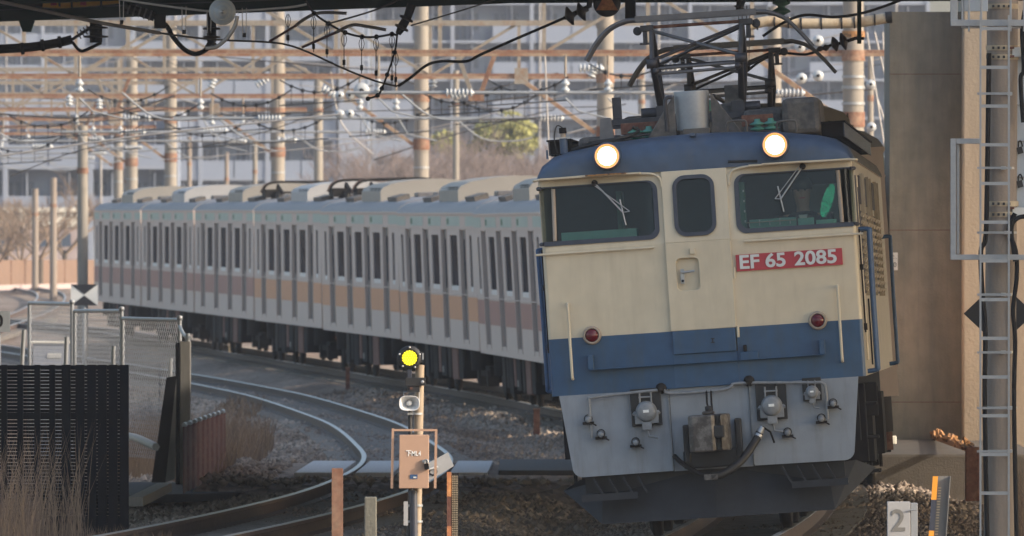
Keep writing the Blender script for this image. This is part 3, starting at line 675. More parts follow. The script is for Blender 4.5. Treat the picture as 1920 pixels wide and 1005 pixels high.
# roof-edge walkway with dark slats, right side; antenna left
for s in (-1, 1):
    b = MB(); x = s*1.12
    b.bx(min(x,x+s*.22),max(x,x+s*.22),1.2,15.5,3.585,3.60,M['dark'])
    for k in range(24): b.bx(x+s*.20-.006,x+s*.20+.006,1.25+k*.6,1.65+k*.6,3.46,3.60,M['gasket'])
    for k in range(8): b.box((x+s*.1,1.3+k*2,3.53),(.2,.05,.12),M['dark'])
    b.build('roof_walkway', LR)
b = MB(); b.tube([(-1.16,.55,3.46),(-1.16,.55,3.60)],.036,M['roofblue'],12); b.tube([(-1.16,.55,3.60),(-1.16,.55,3.64)],.026,M['amber'],12); b.tube([(-1.16,.55,3.64),(-1.16,.55,3.69)],.034,M['dark'],12); b.box((-1.16,.55,3.60),(.12,.08,.012),M['steel']); b.tube(smooth_pts([(-1.16,.55,3.69),(-1.21,.55,3.71),(-1.24,.55,3.6),(-1.22,.55,3.47)],4),.006,M['black'],6); b.tube([(-1.31,.5,3.42),(-1.31,.5,3.50)],.01,M['roofblue'],6); b.build('antenna', LR)
b = MB(); b.tube(smooth_pts([(-.55,.9,3.66),(-.5,.9,3.62),(-.62,.75,3.575),(-.9,.7,3.53),(-1.1,.7,3.49)],5),.016,M['black'],8); b.build('roof_cable', LR); b = MB(); b.tube([(-.25,.9,3.60),(-.95,.72,3.545)],.012,M['black'],6); b.build('roof_cable', LR); b = MB()
b.tube(smooth_pts([(.30,.62,3.56),(.30,.62,3.63),(.33,.62,3.65),(.44,.62,3.65),(.47,.62,3.63),(.47,.62,3.55)],3),.01,M['roofg'],6); b.build('roof_handle', LR); b = MB()
b.tube(smooth_pts([(.74,.62,3.54),(.74,.62,3.6),(.77,.62,3.62),(.88,.62,3.62),(.91,.62,3.6),(.91,.62,3.52)],3),.01,M['roofg'],6); b.build('roof_handle', LR)
# pantograph
def pantograph(y0, zt, zk, xc):
    p = thing('pantograph', None, None); p.parent = LR; p.location = (xc, y0, 0)
    w0 = .60; mid = zk; m = MB()
    # base
    m.bx(-.85,.85,-.75,-.67,3.70,3.76,M['pan']); m.bx(-.85,.85,.67,.75,3.70,3.76,M['pan'])
    for s in (-1,1): m.bx(s*.5-.04,s*.5+.04,-.75,.75,3.68,3.73,M['pan'])
    for s in (-1,1):
        m.lathe([(0,-.12),(.05,-.12),(.05,.12),(0,.12)],(s*.42,-.45,3.80),(1,0,0),M['pan'],12); m.box((s*.34,-.5,3.80),(.12,.2,.12),M['pan'])
    m.box((-.75,-.6,3.85),(.08,.1,.22),M['pan']); m.box((.30,-.2,3.9),(.16,.2,.22),M['roofg']); m.lathe([(0,0),(.16,0),(.14,.06),(.05,.09),(0,.09)],(.25,-.3,3.76),(0,0,1),M['roofg'],18)
    m.build('base_frame', p, .006)
    for s in (-1, 1):
        a = MB(); xk = s*.40
        # lower arms: base pivot front/rear -> knee
        for q in (-1, 1):
            a.tube([(s*.36,q*.12,3.80),(xk,q*.80,mid)], [.036,.024], M['pan'], 10)
        a.build('lower_arm', p)
        a = MB()
        for q in (-1, 1): a.tube([(xk,q*.80,mid),(s*.41,q*.10,zt-.10)], [.022,.022], M['panlt'] if q<0 else M['pan'], 10)
        a.lathe([(0,-.05),(.045,-.05),(.045,.05),(0,.05)],(xk,-.80,mid),(1,0,0),M['pan'],12); a.lathe([(0,-.05),(.03,-.05),(.03,.05),(0,.05)],(xk*.93,-.80,mid-.07),(0,1,0),M['pan'],12)
        a.build('upper_arm', p)
        a = MB(); a.box((s*.45,0,zt-.08),(.12,.30,.05),M['pan']); a.lathe([(0,-.04),(.04,-.04),(.04,.04),(0,.04)],(s*.54,0,zt-.10),(0,1,0),M['pan'],14); a.box((s*.47,-.1,zt-.17),(.04,.06,.12),M['pan']); a.tube([(s*.43,-.1,zt-.22),(s*.52,-.1,zt-.22)],.012,M['panlt'],6); a.build('head_spring', p, .004)
    for p0, p1, r_, m_ in (((-.40,-.12,zt-.11),(.39,-.80,mid+.03),.016,'panlt'),((.40,-.12,zt-.11),(-.39,-.80,mid+.03),.016,'pan'),((-.38,-.80,mid-.05),(.38,-.80,mid-.04),.014,'panlt'),((-.38,-.80,mid-.095),(.38,-.80,mid-.085),.014,'panlt'),
        ((-.40,.80,mid),(.40,.80,mid),.018,'pan'),((-.40,.80,mid+.02),(.40,.12,zt-.12),.014,'pan'),((-.42,-.1,zt-.075),(.42,-.1,zt-.075),.015,'rustd')):
        a = MB(); a.tube([p0,p1], r_, M[m_], 8); a.build('cross_brace', p)
    for q in (-1, 1):
        a = MB(); y = q*.20
        pts = smooth_pts([(-1.02,y,zt-.34),(-.92,y,zt-.19),(-.80,y,zt-.07),(-.66,y,zt-.01),(-.5,y,zt),(.5,y,zt),(.66,y,zt-.01),(.80,y,zt-.07),(.92,y,zt-.19),(1.04,y,zt-.34)], 4)
        a.tube(pts, .018, M['panlt'], 8); a.bx(-.55,.55,y-.03,y+.03,zt-.02,zt+.03,M['panlt'])
        a.build('contact_strip', p)
    return p
pantograph(2.9, 4.66, 4.24, .02); pantograph(13.4, 4.62, 4.20, .02)
b = MB(); 
for x in (-.1,.1): b.tube([(x,4,3.95),(x,12,3.95)],.02,M['pan'],6)
for y in (4,6,8,10,12): b.tube([(0,y,3.55),(0,y,3.95)],.03,M['porc'],8)
b.build('bus_bar', LR)

# driver inside the cab: seated person, own top-level thing
def person(loc, rot):
    pts = {'pelvis':(0,0,0),'chest':(0,-.02,.30),'neck':(0,-.03,.48),'headb':(0,-.05,.56),'heada':(0,-.06,.66),'headt':(0,-.05,.74),
     'shl':(-.18,-.02,.42),'ell':(-.24,-.10,.18),'wrl':(-.16,-.32,.14),'hal':(-.14,-.40,.14),'shr':(.18,-.02,.42),'elr':(.25,-.10,.18),'wrr':(.18,-.32,.14),'har':(.16,-.40,.14),
     'hil':(-.09,-.03,-.02),'knl':(-.11,-.42,.0),'ftl':(-.11,-.42,-.42),'tol':(-.11,-.54,-.44),'hir':(.09,-.03,-.02),'knr':(.11,-.42,.0),'ftr':(.11,-.42,-.42),'tor':(.11,-.54,-.44)}
    rad = dict(pelvis=.14,chest=.15,neck=.055,headb=.07,heada=.09,headt=.07,shl=.065,ell=.045,wrl=.03,hal=.035,shr=.065,elr=.045,wrr=.03,har=.035,hil=.09,knl=.065,ftl=.045,tol=.035,hir=.09,knr=.065,ftr=.045,tor=.035)
    ed = [('pelvis','chest'),('chest','neck'),('neck','headb'),('headb','heada'),('heada','headt'),('chest','shl'),('shl','ell'),('ell','wrl'),('wrl','hal'),('chest','shr'),('shr','elr'),('elr','wrr'),('wrr','har'),('pelvis','hil'),('hil','knl'),('knl','ftl'),('ftl','tol'),('pelvis','hir'),('hir','knr'),('knr','ftr'),('ftr','tor')]
    ks = list(pts); me = bpy.data.meshes.new('person'); me.from_pydata([pts[k] for k in ks], [(ks.index(a), ks.index(b_)) for a, b_ in ed], [])
    o = bpy.data.objects.new('person', me); C.objects.link(o); sm = o.modifiers.new('skin','SKIN')
    for i, k in enumerate(ks): v = me.skin_vertices[0].data[i]; v.radius = (rad[k], rad[k]*.85); v.use_root = (k == 'pelvis')
    o.modifiers.new('sub','SUBSURF').levels = 1; me.materials.append(M['skin'])
    o.location = loc; o.rotation_euler = rot
    tag(o, 'driver in dark uniform seated behind the right windscreen of the locomotive', 'person')
    b = MB(); b.loft([[(.155*cos(a)*s_, -.015+.14*sin(a)*s_, z) for a in [2*pi*i/16 for i in range(16)]] for z, s_ in ((-.05,1.1),(.15,1.08),(.32,1.2),(.42,1.15),(.47,.55))], M['jacket'], True, True)
    for s in (-1,1): b.tube([(s*.19,-.02,.42),(s*.25,-.10,.18),(s*.17,-.32,.145)],[.078,.06,.042],M['jacket'],10)
    b.build('jacket', o)
    b = MB(); b.add([(-.04,-.185,.44),(.04,-.185,.44),(0,-.19,.28)],[(0,1,2)],M['shirt']); b.build('shirt', o, recalc=False)
    b = MB(); b.loft([[(.092*cos(a)*s_, -.045+.10*sin(a)*s_, z) for a in [2*pi*i/14 for i in range(14)]] for z, s_ in ((.665,1.02),(.70,1.08),(.74,1.0),(.78,.5),(.79,.05))], M['hair'], True, True); b.build('hair', o)
    b = MB(); b.add([(-.012,-.135,.645),(.012,-.135,.645),(0,-.155,.615),(0,-.135,.67)],[(0,1,2),(0,3,2),(1,3,2)],M['skin']); b.bx(-.025,.025,-.14,-.13,.585,.592,M['red'])
    for s in (-1,1): b.lathe([(0,-.005),(.01,-.003),(.01,.01)],(s*.03,-.135,.66),(0,1,0),M['ink'],8)
    b.build('face', o)
    return o
bpy.context.view_layer.update()
pl_ = LR.matrix_world @ V((.92,.80,2.34))
person(pl_, tuple(LR.rotation_euler))
# ---------------------------------------------------------------- passenger cars
def make_car():
    r = thing('passenger_car', 'x', 'train car')
    LN = 19.5; HX = 1.40; zb, zg = 1.0, 3.60
    doors = [(2.9+4.57*i, 1.3) for i in range(4)]      # centre, width
    wins = [(2.9+4.57*(i+.5), 1.75) for i in range(3)]; small = [(1.15,.55),(18.35,.55)]
    b = MB()
    for s in (-1, 1):
        holes = [[(c-w/2,1.18),(c+w/2,1.18),(c+w/2,3.27),(c-w/2,3.27)] for c, w in doors]+[rrect(c,2.64,w,1.06,.06,2) for c, w in wins+small]
        b.panel([(0,zb),(LN,zb),(LN,zg),(0,zg)], holes, lambda u,v_: (s*HX,u,v_), (-s,0,0), .06, M['inox'])
    b.bx(-HX+.06,HX-.06,0,.05,zb,zg,M['inox']); b.bx(-HX+.06,HX-.06,LN-.05,LN,zb,zg,M['inox']); b.bx(-HX+.06,HX-.06,.05,LN-.05,1.05,1.15,M['dark'])
    for s in (-1,1):
        for k,(c,w) in enumerate(doors):
            for e in (-1,1): b.bx(min(s*HX,s*(HX+.012)),max(s*HX,s*(HX+.012)),c+e*(w/2+.02)-.015,c+e*(w/2+.02)+.015,1.1,3.3,M['inox'])
        b.bx(min(s*HX,s*(HX+.02)),max(s*HX,s*(HX+.02)),0,LN,3.565,3.60,M['inox']); b.bx(min(s*HX,s*(HX+.01)),max(s*HX,s*(HX+.01)),0,LN,3.29,3.305,M['inox'])
        b.bx(min(s*HX,s*(HX+.008)),max(s*HX,s*(HX+.008)),0,LN,2.03,2.05,M['inox'])
    b.bx(-1.3,1.3,.06,LN-.06,2.0,2.02,M['cabd']) if False else None
    b.bx(-.7,.7,-.12,0,1.3,3.2,M['dark'])
    b.build('body', r)
    pr = [(-1.41,3.60),(-1.36,3.68),(-1.22,3.77),(-1.0,3.83),(-.5,3.89),(0,3.91)]; pr = pr+[(-x,z) for x,z in pr[-2::-1]]
    b = MB(); b.loft([[(x,y,z) for x,z in pr] for y in (0,LN)], M['croof'], True)
    for y in (0,LN): b.add([(x,y,z) for x,z in pr], [tuple(range(len(pr)))], M['croof'])
    for s in (-1,1):
        for y in (3.2,13.8): b.box((s*.98,y+1.2,3.875),(.28,2.2,.10),M['roofg'],(0,s*R(14),0))
    b.build('roof', r)
    for y in (0.8,5.2,13.5,18): b = MB(); b.box((-.3,y,3.93),(.5,.8,.10),M['panlt']); b.build('roof_vent', r, .02)
    b = MB(); b.tube([(.7,1,3.89),(.7,7,3.89)],.03,M['wirelt'],6); b.build('roof_conduit', r)
    # air conditioner
    b = MB(); y0, y1 = 7.4, 12.1
    ap = [(-1.1,3.80),(-1.1,4.02),(-1.04,4.10),(-.85,4.18),(-.4,4.245),(0,4.265)]; ap = ap+[(-x,z) for x,z in ap[-2::-1]]
    b.loft([[(x,y,z) for x,z in ap] for y in (y0,y1)], M['acw'], False)
    for y in (y0,y1): b.add([(x,y,z) for x,z in ap], [tuple(range(len(ap)))], M['acw'])
    ac = b.build('air_conditioner', r)
    for s in (-1,1):
        b = MB()
        for k in range(3):
            yc = y0+.55+k*.85
            for q in range(6): b.box((s*1.085,yc,3.88+q*.04),(.012,.62,.018),M['dark2'])
        b.bx(min(s*1.08,s*1.084),max(s*1.08,s*1.084),y0+3.0,y1-.2,3.86,4.08,M['rooflt'])
        b.build('louvre', ac)
    for s in (-1, 1):
        for c, w in doors:
            b = MB(); x = s*(HX-.055)
            for e in (-1,1):
                yc = c+e*w/4; b.panel([(yc-w/4+.004,1.18),(yc+w/4-.004,1.18),(yc+w/4-.004,3.27),(yc-w/4+.004,3.27)], [rrect(yc,2.62,.42,.95,.06,2)], lambda u,v_: (x,u,v_), (-s,0,0), .03, M['inoxd'])
            b.bx(min(x,x+s*.05),max(x,x+s*.05),c-w/2,c+w/2,1.14,1.18,M['silver'])
            dd = b.build('door', r)
            b = MB(); b.bx(min(x-s*.02,x-s*.014),max(x-s*.02,x-s*.014),c-w/2+.05,c+w/2-.05,2.1,3.15,M['cglass']); b.build('door_glass', dd)
        for c, w in wins+small:
            b = MB(); b.bx(s*(HX-.03)-.004,s*(HX-.03)+.004,c-w/2-.01,c+w/2+.01,2.10,3.18,M['cglass'])
            b.bx(min(s*(HX-.026),s*(HX-.002)),max(s*(HX-.026),s*(HX-.002)),c-w/2,c+w/2,2.11,2.20,M['silver']); b.build('window', r)
        b = MB(); segs = []; prev = 0.0
        for c, w in doors: segs.append((prev, c-w/2-.04)); prev = c+w/2+.04
        segs.append((prev, LN))
        for a_, b_ in segs: b.bx(min(s*HX,s*(HX+.004)),max(s*HX,s*(HX+.004)),a_,b_,1.55,2.0,M['strm'])
        b.build('stripe', r)
        b = MB()
        for a_, b_ in segs: b.bx(min(s*HX,s*(HX+.004)),max(s*HX,s*(HX+.004)),a_,b_-.02,3.345,3.53,M['green2'])
        for y in (6.1,10.7,15.4): b.bx(min(s*HX,s*(HX+.008)),max(s*HX,s*(HX+.008)),y,y+.5,3.38,3.49,M['gmark'])
        b.build('upper_band', r)
    # underfloor
    b = MB(); rr_ = random.Random(11); y = 4.9
    while y < 14.6:
        w = rr_.uniform(.5,1.6)
        for s in (-1,1):
            zz = rr_.uniform(.28,.5); b.bx(min(s*.75,s*1.33),max(s*.75,s*1.33),y,y+w,zz,.98,rr_.choice([M['dark2'],M['dark'],M['dark2'],M['dark'],M['rustd']]))
        y += w+rr_.uniform(.15,.5)
    b.bx(-.7,.7,.3,19.2,.75,1.0,M['dark'])
    for s in (-1,1):
        for y in (4.6,7.7,11.5,14.8): b.tube([(s*1.32,y,.62),(s*1.32,y,.95)],.022,M['dark2'],6)
        b.bx(min(s*1.2,s*1.34),max(s*1.2,s*1.34),9.6,9.9,.48,.60,M['slab'])
    b.build('underfloor_equipment', r)
    for yb in (2.85, 16.65):
        b = MB()
        for y in (-1.05,1.05):
            for s in (-1,1): b.lathe([(0,-.05),(.40,-.05),(.43,-.03),(.43,.05),(0,.05)],(s*.58,yb+y,.43),(1,0,0),M['dark2'],20)
            b.tube([(-.9,yb+y,.43),(.9,yb+y,.43)],.07,M['dark'],8)
            for s in (-1,1): b.box((s*1.02,yb+y,.45),(.22,.3,.3),M['dark2'])
        for s in (-1,1):
            b.box((s*1.02,yb,.58),(.14,2.6,.2),M['dark']); b.tube([(s*1.1,yb,.6),(s*1.1,yb,.98)],.24,M['dark2'],12)
        b.build('bogie', r)
    b = MB(); b.bx(-.12,.12,-.5,.3,.8,1.0,M['dark2']); b.bx(-.12,.12,19.2,19.9,.8,1.0,M['dark2']); b.build('coupler', r)
    return r
car0 = make_car()
def flat_pan(parent, y):
    b = MB()
    for s in (-1,1): b.tube([(s*.5,y-1,4.0),(s*.55,y,4.2),(s*.5,y+1,4.0)],.035,M['dark2'],6)
    b.tube(smooth_pts([(-.95,y-.2,4.02),(-.75,y-.2,4.25),(0,y-.2,4.28),(.75,y-.2,4.25),(.95,y-.2,4.02)],4),.03,M['dark2'],6)
    b.tube(smooth_pts([(-.95,y+.2,4.02),(-.75,y+.2,4.25),(0,y+.2,4.28),(.75,y+.2,4.25),(.95,y+.2,4.02)],4),.03,M['rust'],6)
    for s in (-1,1):
        for q in (-.8,.8): b.tube([(s*.6,y+q,3.85),(s*.6,y+q,4.02)],.06,M['black'],8)
    b.bx(-.6,.6,y-.85,y+.85,4.0,4.05,M['dark2']); b.bx(-.9,-.5,y-.6,y+.5,3.9,4.1,M['dark2'])
    b.build('folded_pantograph', parent)
ords = {0:'coupled directly behind the locomotive and hidden by it',1:'second behind the locomotive and hidden by it',2:'third behind the locomotive and hidden by it',3:'emerging from behind the left edge of the locomotive',
 4:'with maroon stripe, nearest car in full view beside the locomotive',5:'with orange glow stripe, next to the nearest maroon striped car',6:'with bright orange glow stripe, in the middle of the train',
 7:'with orange fading glow stripe, below the white air conditioner',8:'with dull maroon stripe, third from the far end',9:'with dull maroon stripe, second from the far end',10:'with dull maroon stripe, last at the far end by the concrete pole'}
so_mesh = {}
for k in range(11):
    c = car0 if k == 0 else dup(car0)
    d0 = 125+20*k; d1 = d0+19.6
    a = V((Xm(d0), d0, zr(d0))); e = V((Xm(d1), d1, zr(d1)))
    c.location = a; dv = e-a; c.rotation_euler = (atan(dv.z/dv.y), -roll((d0+d1)/2), -atan(dv.x/dv.y))
    tag(c, 'silver commuter car '+ords[k], 'train car', 'silver passenger cars hauled by the locomotive')
    for ch in kids(c):
        if ch.name.startswith('stripe') and k in (5,6,7):
            if ch.data.name not in so_mesh: m2 = ch.data.copy(); m2.materials[0] = M['strglow']; so_mesh[ch.data.name] = m2
            ch.data = so_mesh[ch.data.name]
        if ch.name.startswith('air_conditioner') and k in (7,9):
            key = 'ac'
            if key not in so_mesh: m2 = ch.data.copy(); m2.materials[0] = M['acw2']; so_mesh[key] = m2
            ch.data = so_mesh[key]
for k, y in ((4,3.2),(6,16.2),(7,3.4),(8,3.4)):
    cc = [o for o in bpy.data.objects if o.parent is None and o.name.startswith('passenger_car')]
    cc.sort(key=lambda o: o.location.y); flat_pan(cc[k], y)

# ---------------------------------------------------------------- gantries and poles
def pole(name, px, d, w_px, ztop, label, cat='pole', bands=(), group=None, z0=None, mt=None, lean=0):
    X = (px-960)*d/FP; r = w_px*d/FP/2; zb = (gz(X,d) if z0 is None else z0)-.3
    t = thing(name, label, cat, (X, d, zb), group=group)
    b = MB(); b.tube([(0,0,0),(lean,0,ztop-zb)], [r*1.06, r*.96], mt or M['pole'], 20); b.build('shaft', t)
    for z, hh, m_ in bands:
        b = MB(); b.tube([(lean*(z-zb)/(ztop-zb),0,z-zb-hh/2),(lean*(z-zb)/(ztop-zb),0,z-zb+hh/2)], r*1.1, m_, 20); b.build('band', t)
    return t
def vbracket(x, y, z, w=.42, h=.75, name='hanging_bracket', label='', group=None, mt=None):
    b = MB(); m_ = mt or M['rust']
    b.tube([(x-w,y,z),(x-w*.85,y,z-.15),(x-.08,y,z-h)], .055, M['gsteel'], 4); b.tube([(x+w,y,z),(x+w*.8,y,z-.2),(x+.08,y,z-h)], .06, m_, 4); b.box((x,y,z-h-.03),(.30,.12,.2),m_)
    o = b.build(name); tag(o, label, 'bracket', group); return o
GN = ['nearest gantry', 'second gantry', 'third gantry', 'fourth gantry', 'fifth gantry', 'sixth gantry', 'farthest gantry']
gl = [(1600,225,40,'by the concrete pier'),(1135,264,32,'above the left headlamp of the locomotive'),(790,310,28,'right of the white insulator cluster'),(521,351,26,'above the middle of the train'),(320,388,23,'left of centre'),(247,425,22,'near the far end of the train'),(222,462,17,'beside the tail of the train')]
def gantry(i, px, d, w, ph):
    X = (px-960)*d/FP; zl, zu = 6.55, 7.72; ztop = 9.4
    pole('catenary_pole', px, d, w, ztop, 'round concrete catenary pole %s, %d spans from the pier' % (ph, i+1) if i else 'thick concrete catenary pole beside the concrete pier with steel bands', 'pole',
         [(5.3,.28,M['rust']),(6.5,.2,M['rust']),(7.7,.2,M['gsteel']),(4.7,.05,M['galv'])]+([(5.9,.06,M['galv']),(6.1,.05,M['galv']),(4.95,.05,M['galv']),(5.6,.05,M['galv']),(6.9,.12,M['rusto'])] if i == 0 else []), 'concrete catenary poles')
    t = thing('catenary_gantry', 'rusty lattice %s, on the pole %s' % (GN[i], ph), 'gantry', (X, d, 0), group='rusty lattice gantries')
    SP = 27.0; x0 = .25; 
    for z, m_ in ((zl, M['rust']), (zu, M['gsteel'])):
        b = MB(); b.bx(-SP, x0+.6, -.05, .05, z-.01, z+.055, m_); b.bx(-SP, x0+.6, -.05, .05, z-.065, z-.013, M['rustpale'] if z==zl else M['gsteel'])
        b.build('lower_chord' if z == zl else 'upper_chord', t)
    bay = 1.95; n_ = int(SP/bay)
    for k in range(n_):
        xa = -1.9-k*bay
        b = MB(); b.box((xa,0,(zl+zu)/2),(.075,.06,zu-zl-.12),M['gsteel']); b.build('strut', t)
        b = MB()
        s = 1 if k % 2 == (i % 2) else -1
        if k % 4 < 2 or i > 0:
            b.tube([(xa,.04,zl if s>0 else zu),(xa-bay,.04,zu if s>0 else zl)], .042, M['gsteel'], 4); b.build('diagonal', t)
    b = MB(); b.box((-1.85,-.09,zl+.0),(.3,.03,.35),M['gsteel']); b.build('gusset_plate', t)
    b = MB(); b.tube([(-1.9,-.06,zl-.04),(-.22,-.06,5.30)], .06, M['rustpale'], 4); b.build('knee_brace', t)
    # electrical cross tube with insulators and steady arms
    zt = 5.62 if i else 5.8
    b = MB(); b.tube([(-9.5,-.2,zt),(-1.2,-.2,zt)], .032, M['galv'], 8); b.build('cross_tube', t)
    for x in (-1.0,-7.2):
        b = MB(); insul(b, x-.45, -.2, zt, .085, 7, M['wporc'], (1,0,0), .075); b.build('insulator', t)
    for x in (-4.6,-5.4,-8.9,-14.5,-19):
        b = MB(); b.tube([(x,-.2,zl-.05),(x,-.2,zl-.45)],.025,M['gsteel'],6); insul(b, x, -.2, zl-.75, .085, 2, M['wporc'], (0,0,1), .12)
        b.tube([(x,-.2,zl-.85),(x+.25,-.2,zt-.35),(x+.9,-.2,zt-.5)],.016,M['galv'],6); b.build('hanging_insulator', t)
    for q in range(3): b = MB(); xx = -3.3-q*5.2; b.tube(smooth_pts([(xx,-.2,zt),(xx+.6,-.2,zt-.45),(xx+1.3,-.2,zt-.5),(xx+1.7,-.2,zt-.42)],4),.02,M['galv'],6); b.build('steady_arm', t)
    return t, X, zl
vb = {1:[(893,'right of centre above the train')],3:[(213,'with pale leg')],4:[(155,'low on the left')],2:[]}
for i, (px, d, w, ph) in enumerate(gl):
    t, X, zl = gantry(i, px, d, w, ph)
dv = 250; 
for (px, py, d, h, w_, ph) in ((893,98,228,.80,.37,'below the nearest gantry chord right of centre'),(213,142,312,.95,.45,'with a pale leg below the third gantry'),(150,192,353,.95,.5,'low on the left over the noise barrier')):
    p = P(px, py, d); vbracket(p.x, d-.15, p.z, w_, h, label='rusty V shaped steel bracket hanging '+ph, group='hanging V brackets')
for (px, d, w, zt, ph) in ((155,320,20,5.85,'standing left of the train tail behind the diamond marker'),(597,420,17,8.3,'thin and pale behind the train, left of the insulator cluster'),(100,520,13,5.0,'blurred far left among bare bushes'),(66,560,12,4.6,'leftmost in front of the bare bushes'),(855,430,12,8.6,'thin, between two gantry poles right of centre'),(1203,420,13,8.6,'thin, behind the front pantograph'),(1452,330,26,9.2,'behind the rear pantograph'),(238,500,10,6,'faint behind the tail of the train'),(478,470,9,6.3,'faint and thin behind the fourth gantry pole'),(355,520,9,6.8,'faint behind the train roof at left'),(1632,300,12,7.6,'slim with ring clamps between gantry pole and pier'),(425,540,8,6.2,'faintest, short, over the train roof')):
    pole('utility_pole', px, d, w, zt, 'concrete pole '+ph, 'pole', [(zt-1.2,.15,M['rust'])], 'background poles', z0=0 if d > 400 else None, mt=M['poled'] if d > 500 else None)
# low cross tubes far left with insulators (far equipment)
far_t = [(40,640,262,0,290),(0,410,276,1,330)]

# ---------------------------------------------------------------- wires
def wire(name, pts, d, r, mt, label, cat='wire', group='overhead wires', k=6, n=6):
    b = MB(); q = [P(p[0], p[1], p[2] if len(p) > 2 else d) for p in pts]; b.tube(smooth_pts(q, k), r, mt, n)
    o = b.build(name); return tag(o, label, cat, group)
D1 = 128
def ball(b, p, r, mt): b.lathe([(r*sin(pi*i/8), -r*cos(pi*i/8)) for i in range(9)], p, (0,1,0), mt, 12)
cat_ = thing('catenary_wire', 'black sagging contact line with ball clamps and short droppers left of the locomotive', 'wire', group='overhead wires')
low = [(-60,-12),(0,3),(90,22),(190,43),(300,62),(400,74),(501,79),(542,85),(583,100),(643,128),(704,152),(745,162)]
b = MB(); b.tube(smooth_pts([P(x,y,D1) for x,y in low],6),.011,M['wire'],6); b.build('contact_line', cat_)
b = MB(); b.tube(smooth_pts([P(x,y,D1) for x,y in low[:5]],6),.020,M['wirelt'],6); b.build('light_sleeve', cat_)
up = [(555,-22),(572,0),(589,25),(616,44),(647,61),(679,69),(706,69),(735,64),(746,62),(765,20)]
b = MB(); b.tube(smooth_pts([P(x,y,D1) for x,y in up],6),.013,M['blackm'],6); b.build('carrier_line', cat_)
for (x,y) in up[2:8]: b = MB(); ball(b, P(x,y,D1), .028, M['blackm']); b.build('ball_clamp', cat_)
dn = [(745,64),(740,98),(726,140),(716,166),(708,179),(690,185)]
b = MB(); b.tube(smooth_pts([P(x,y,D1) for x,y in dn],6),.011,M['blackm'],6); b.build('drop_line', cat_)
for (x,y) in dn[1:]: b = MB(); ball(b, P(x,y,D1), .026, M['blackm']); b.build('ball_clamp', cat_)
for (x, ya, yb_) in ((540,26,82),(588,30,98),(613,46,108),(645,62,128),(678,70,138),(705,70,148),(735,64,157),(742,98,160)):
    b = MB()
    b.tube(smooth_pts([P(x-1,ya,D1),P(x-5,ya+12,D1),P(x,ya+26,D1),P(x+5,ya+12,D1),P(x+1,ya,D1)],3),.004,M['blackm'],5) if yb_-ya > 40 else None
    b.tube([P(x,ya+2,D1),P(x,yb_,D1)],.005,M['blackm'],5); b.tube([P(x,yb_-16,D1),P(x,yb_-6,D1)],.017,M['blackm'],6); b.build('dropper', cat_)
b = MB(); b.tube([P(772,8,D1),P(765,30,D1),P(754,50,D1),P(746,64,D1)],[.05,.045,.05,.03],M['blackm'],10)
for (x,y) in ((762,35),(753,52)): b.lathe([(0,-.02),(.075,-.015),(.08,.01),(0,.03)],P(x,y,D1),(.5,0,1),M['brownp'],16)
b.build('support_insulator', cat_)
wire('feeder_cable', [(746,162),(772,144),(799,123),(826,115),(874,115),(900,103),(960,76),(1030,46),(1062,32)], D1, .016, M['blackm'], 'black feeder cable rising right towards the girder insulator')
b = MB()
for (x,y) in ((1068,30),(1090,22)):
    b.lathe([(0,-.05),(.02,-.05),(.10,-.01),(.11,.01),(.03,.04),(.02,.08)],P(x,y,D1),(.9,0,.35),M['brownp'],18)
b.tube([P(1058,34,D1),P(1108,10,D1)],.022,M['blackm'],8); b.tube([P(1104,14,D1),P(1108,-10,D1)],.03,M['blackm'],8)
tag(b.build('strain_insulator'), 'dark two disc strain insulator hanging left of the triangle disc', 'insulator', 'strain insulators')
sl_ = MB(); sl_.tube(smooth_pts([P(505,78,D1),P(555,48,D1)],4),.014,M['maroon'],8); sl_.tube(smooth_pts([P(555,48,D1),P(572,35,D1),P(600,24,D1),P(650,25,D1)],5),.018,M['sleeveg'],8); tag(sl_.build('jumper_cable'), 'grey and maroon jumper cable arching beneath the girder, upper one', 'cable', 'overhead wires')
sl_ = MB(); sl_.tube(smooth_pts([P(566,89,D1),P(632,60,D1)],4),.014,M['maroon'],8); sl_.tube(smooth_pts([P(630,61,D1),P(660,47,D1),P(690,50,D1),P(724,56,D1)],5),.018,M['sleeveg'],8); tag(sl_.build('jumper_cable'), 'grey and dark jumper cable with metal end, lower one above the ball clamps', 'cable', 'overhead wires')
wire('earth_wire', [(610,46),(700,20),(760,-6)], D1, .010, M['wire'], 'thin wire crossing up behind the two arched jumper cables')
wire('span_wire', [(770,48),(880,15),(960,-12)], D1, .008, M['wire'], 'thin dark wire climbing right to the green girder')
DI = 118
b = MB(); 
for i, (r_, y_) in enumerate(((.132,0),(.112,-.02),(.09,-.035),(.068,-.05),(.045,-.06))): b.lathe([(0,y_-.012),(r_*.93,y_-.012),(r_,y_-.004),(r_,y_+.012),(0,y_+.012)], P(417,22,DI), (0,1,0), M['wporc'] if i%2==0 else M['rooflt'], 36)
b.lathe([(0,-.10),(.02,-.10),(.025,-.06),(0,-.05)],P(417,22,DI),(0,1,0),M['steel'],12)
ins = thing('disc_insulator', 'large pale ribbed disc insulator on the light wire at top left', 'insulator'); b.build('disc', ins)
wire('suspension_wire', [(160,-14),(235,0),(300,10),(392,21),(442,21),(540,14),(575,8)], DI+.3, .012, M['wirelt'], 'pale wire carrying the large ribbed disc insulator')
wire('return_cable', [(445,30),(440,50),(425,72),(405,88),(385,90)], DI, .020, M['wirelt'], 'pale looped cable hanging below the large disc insulator')
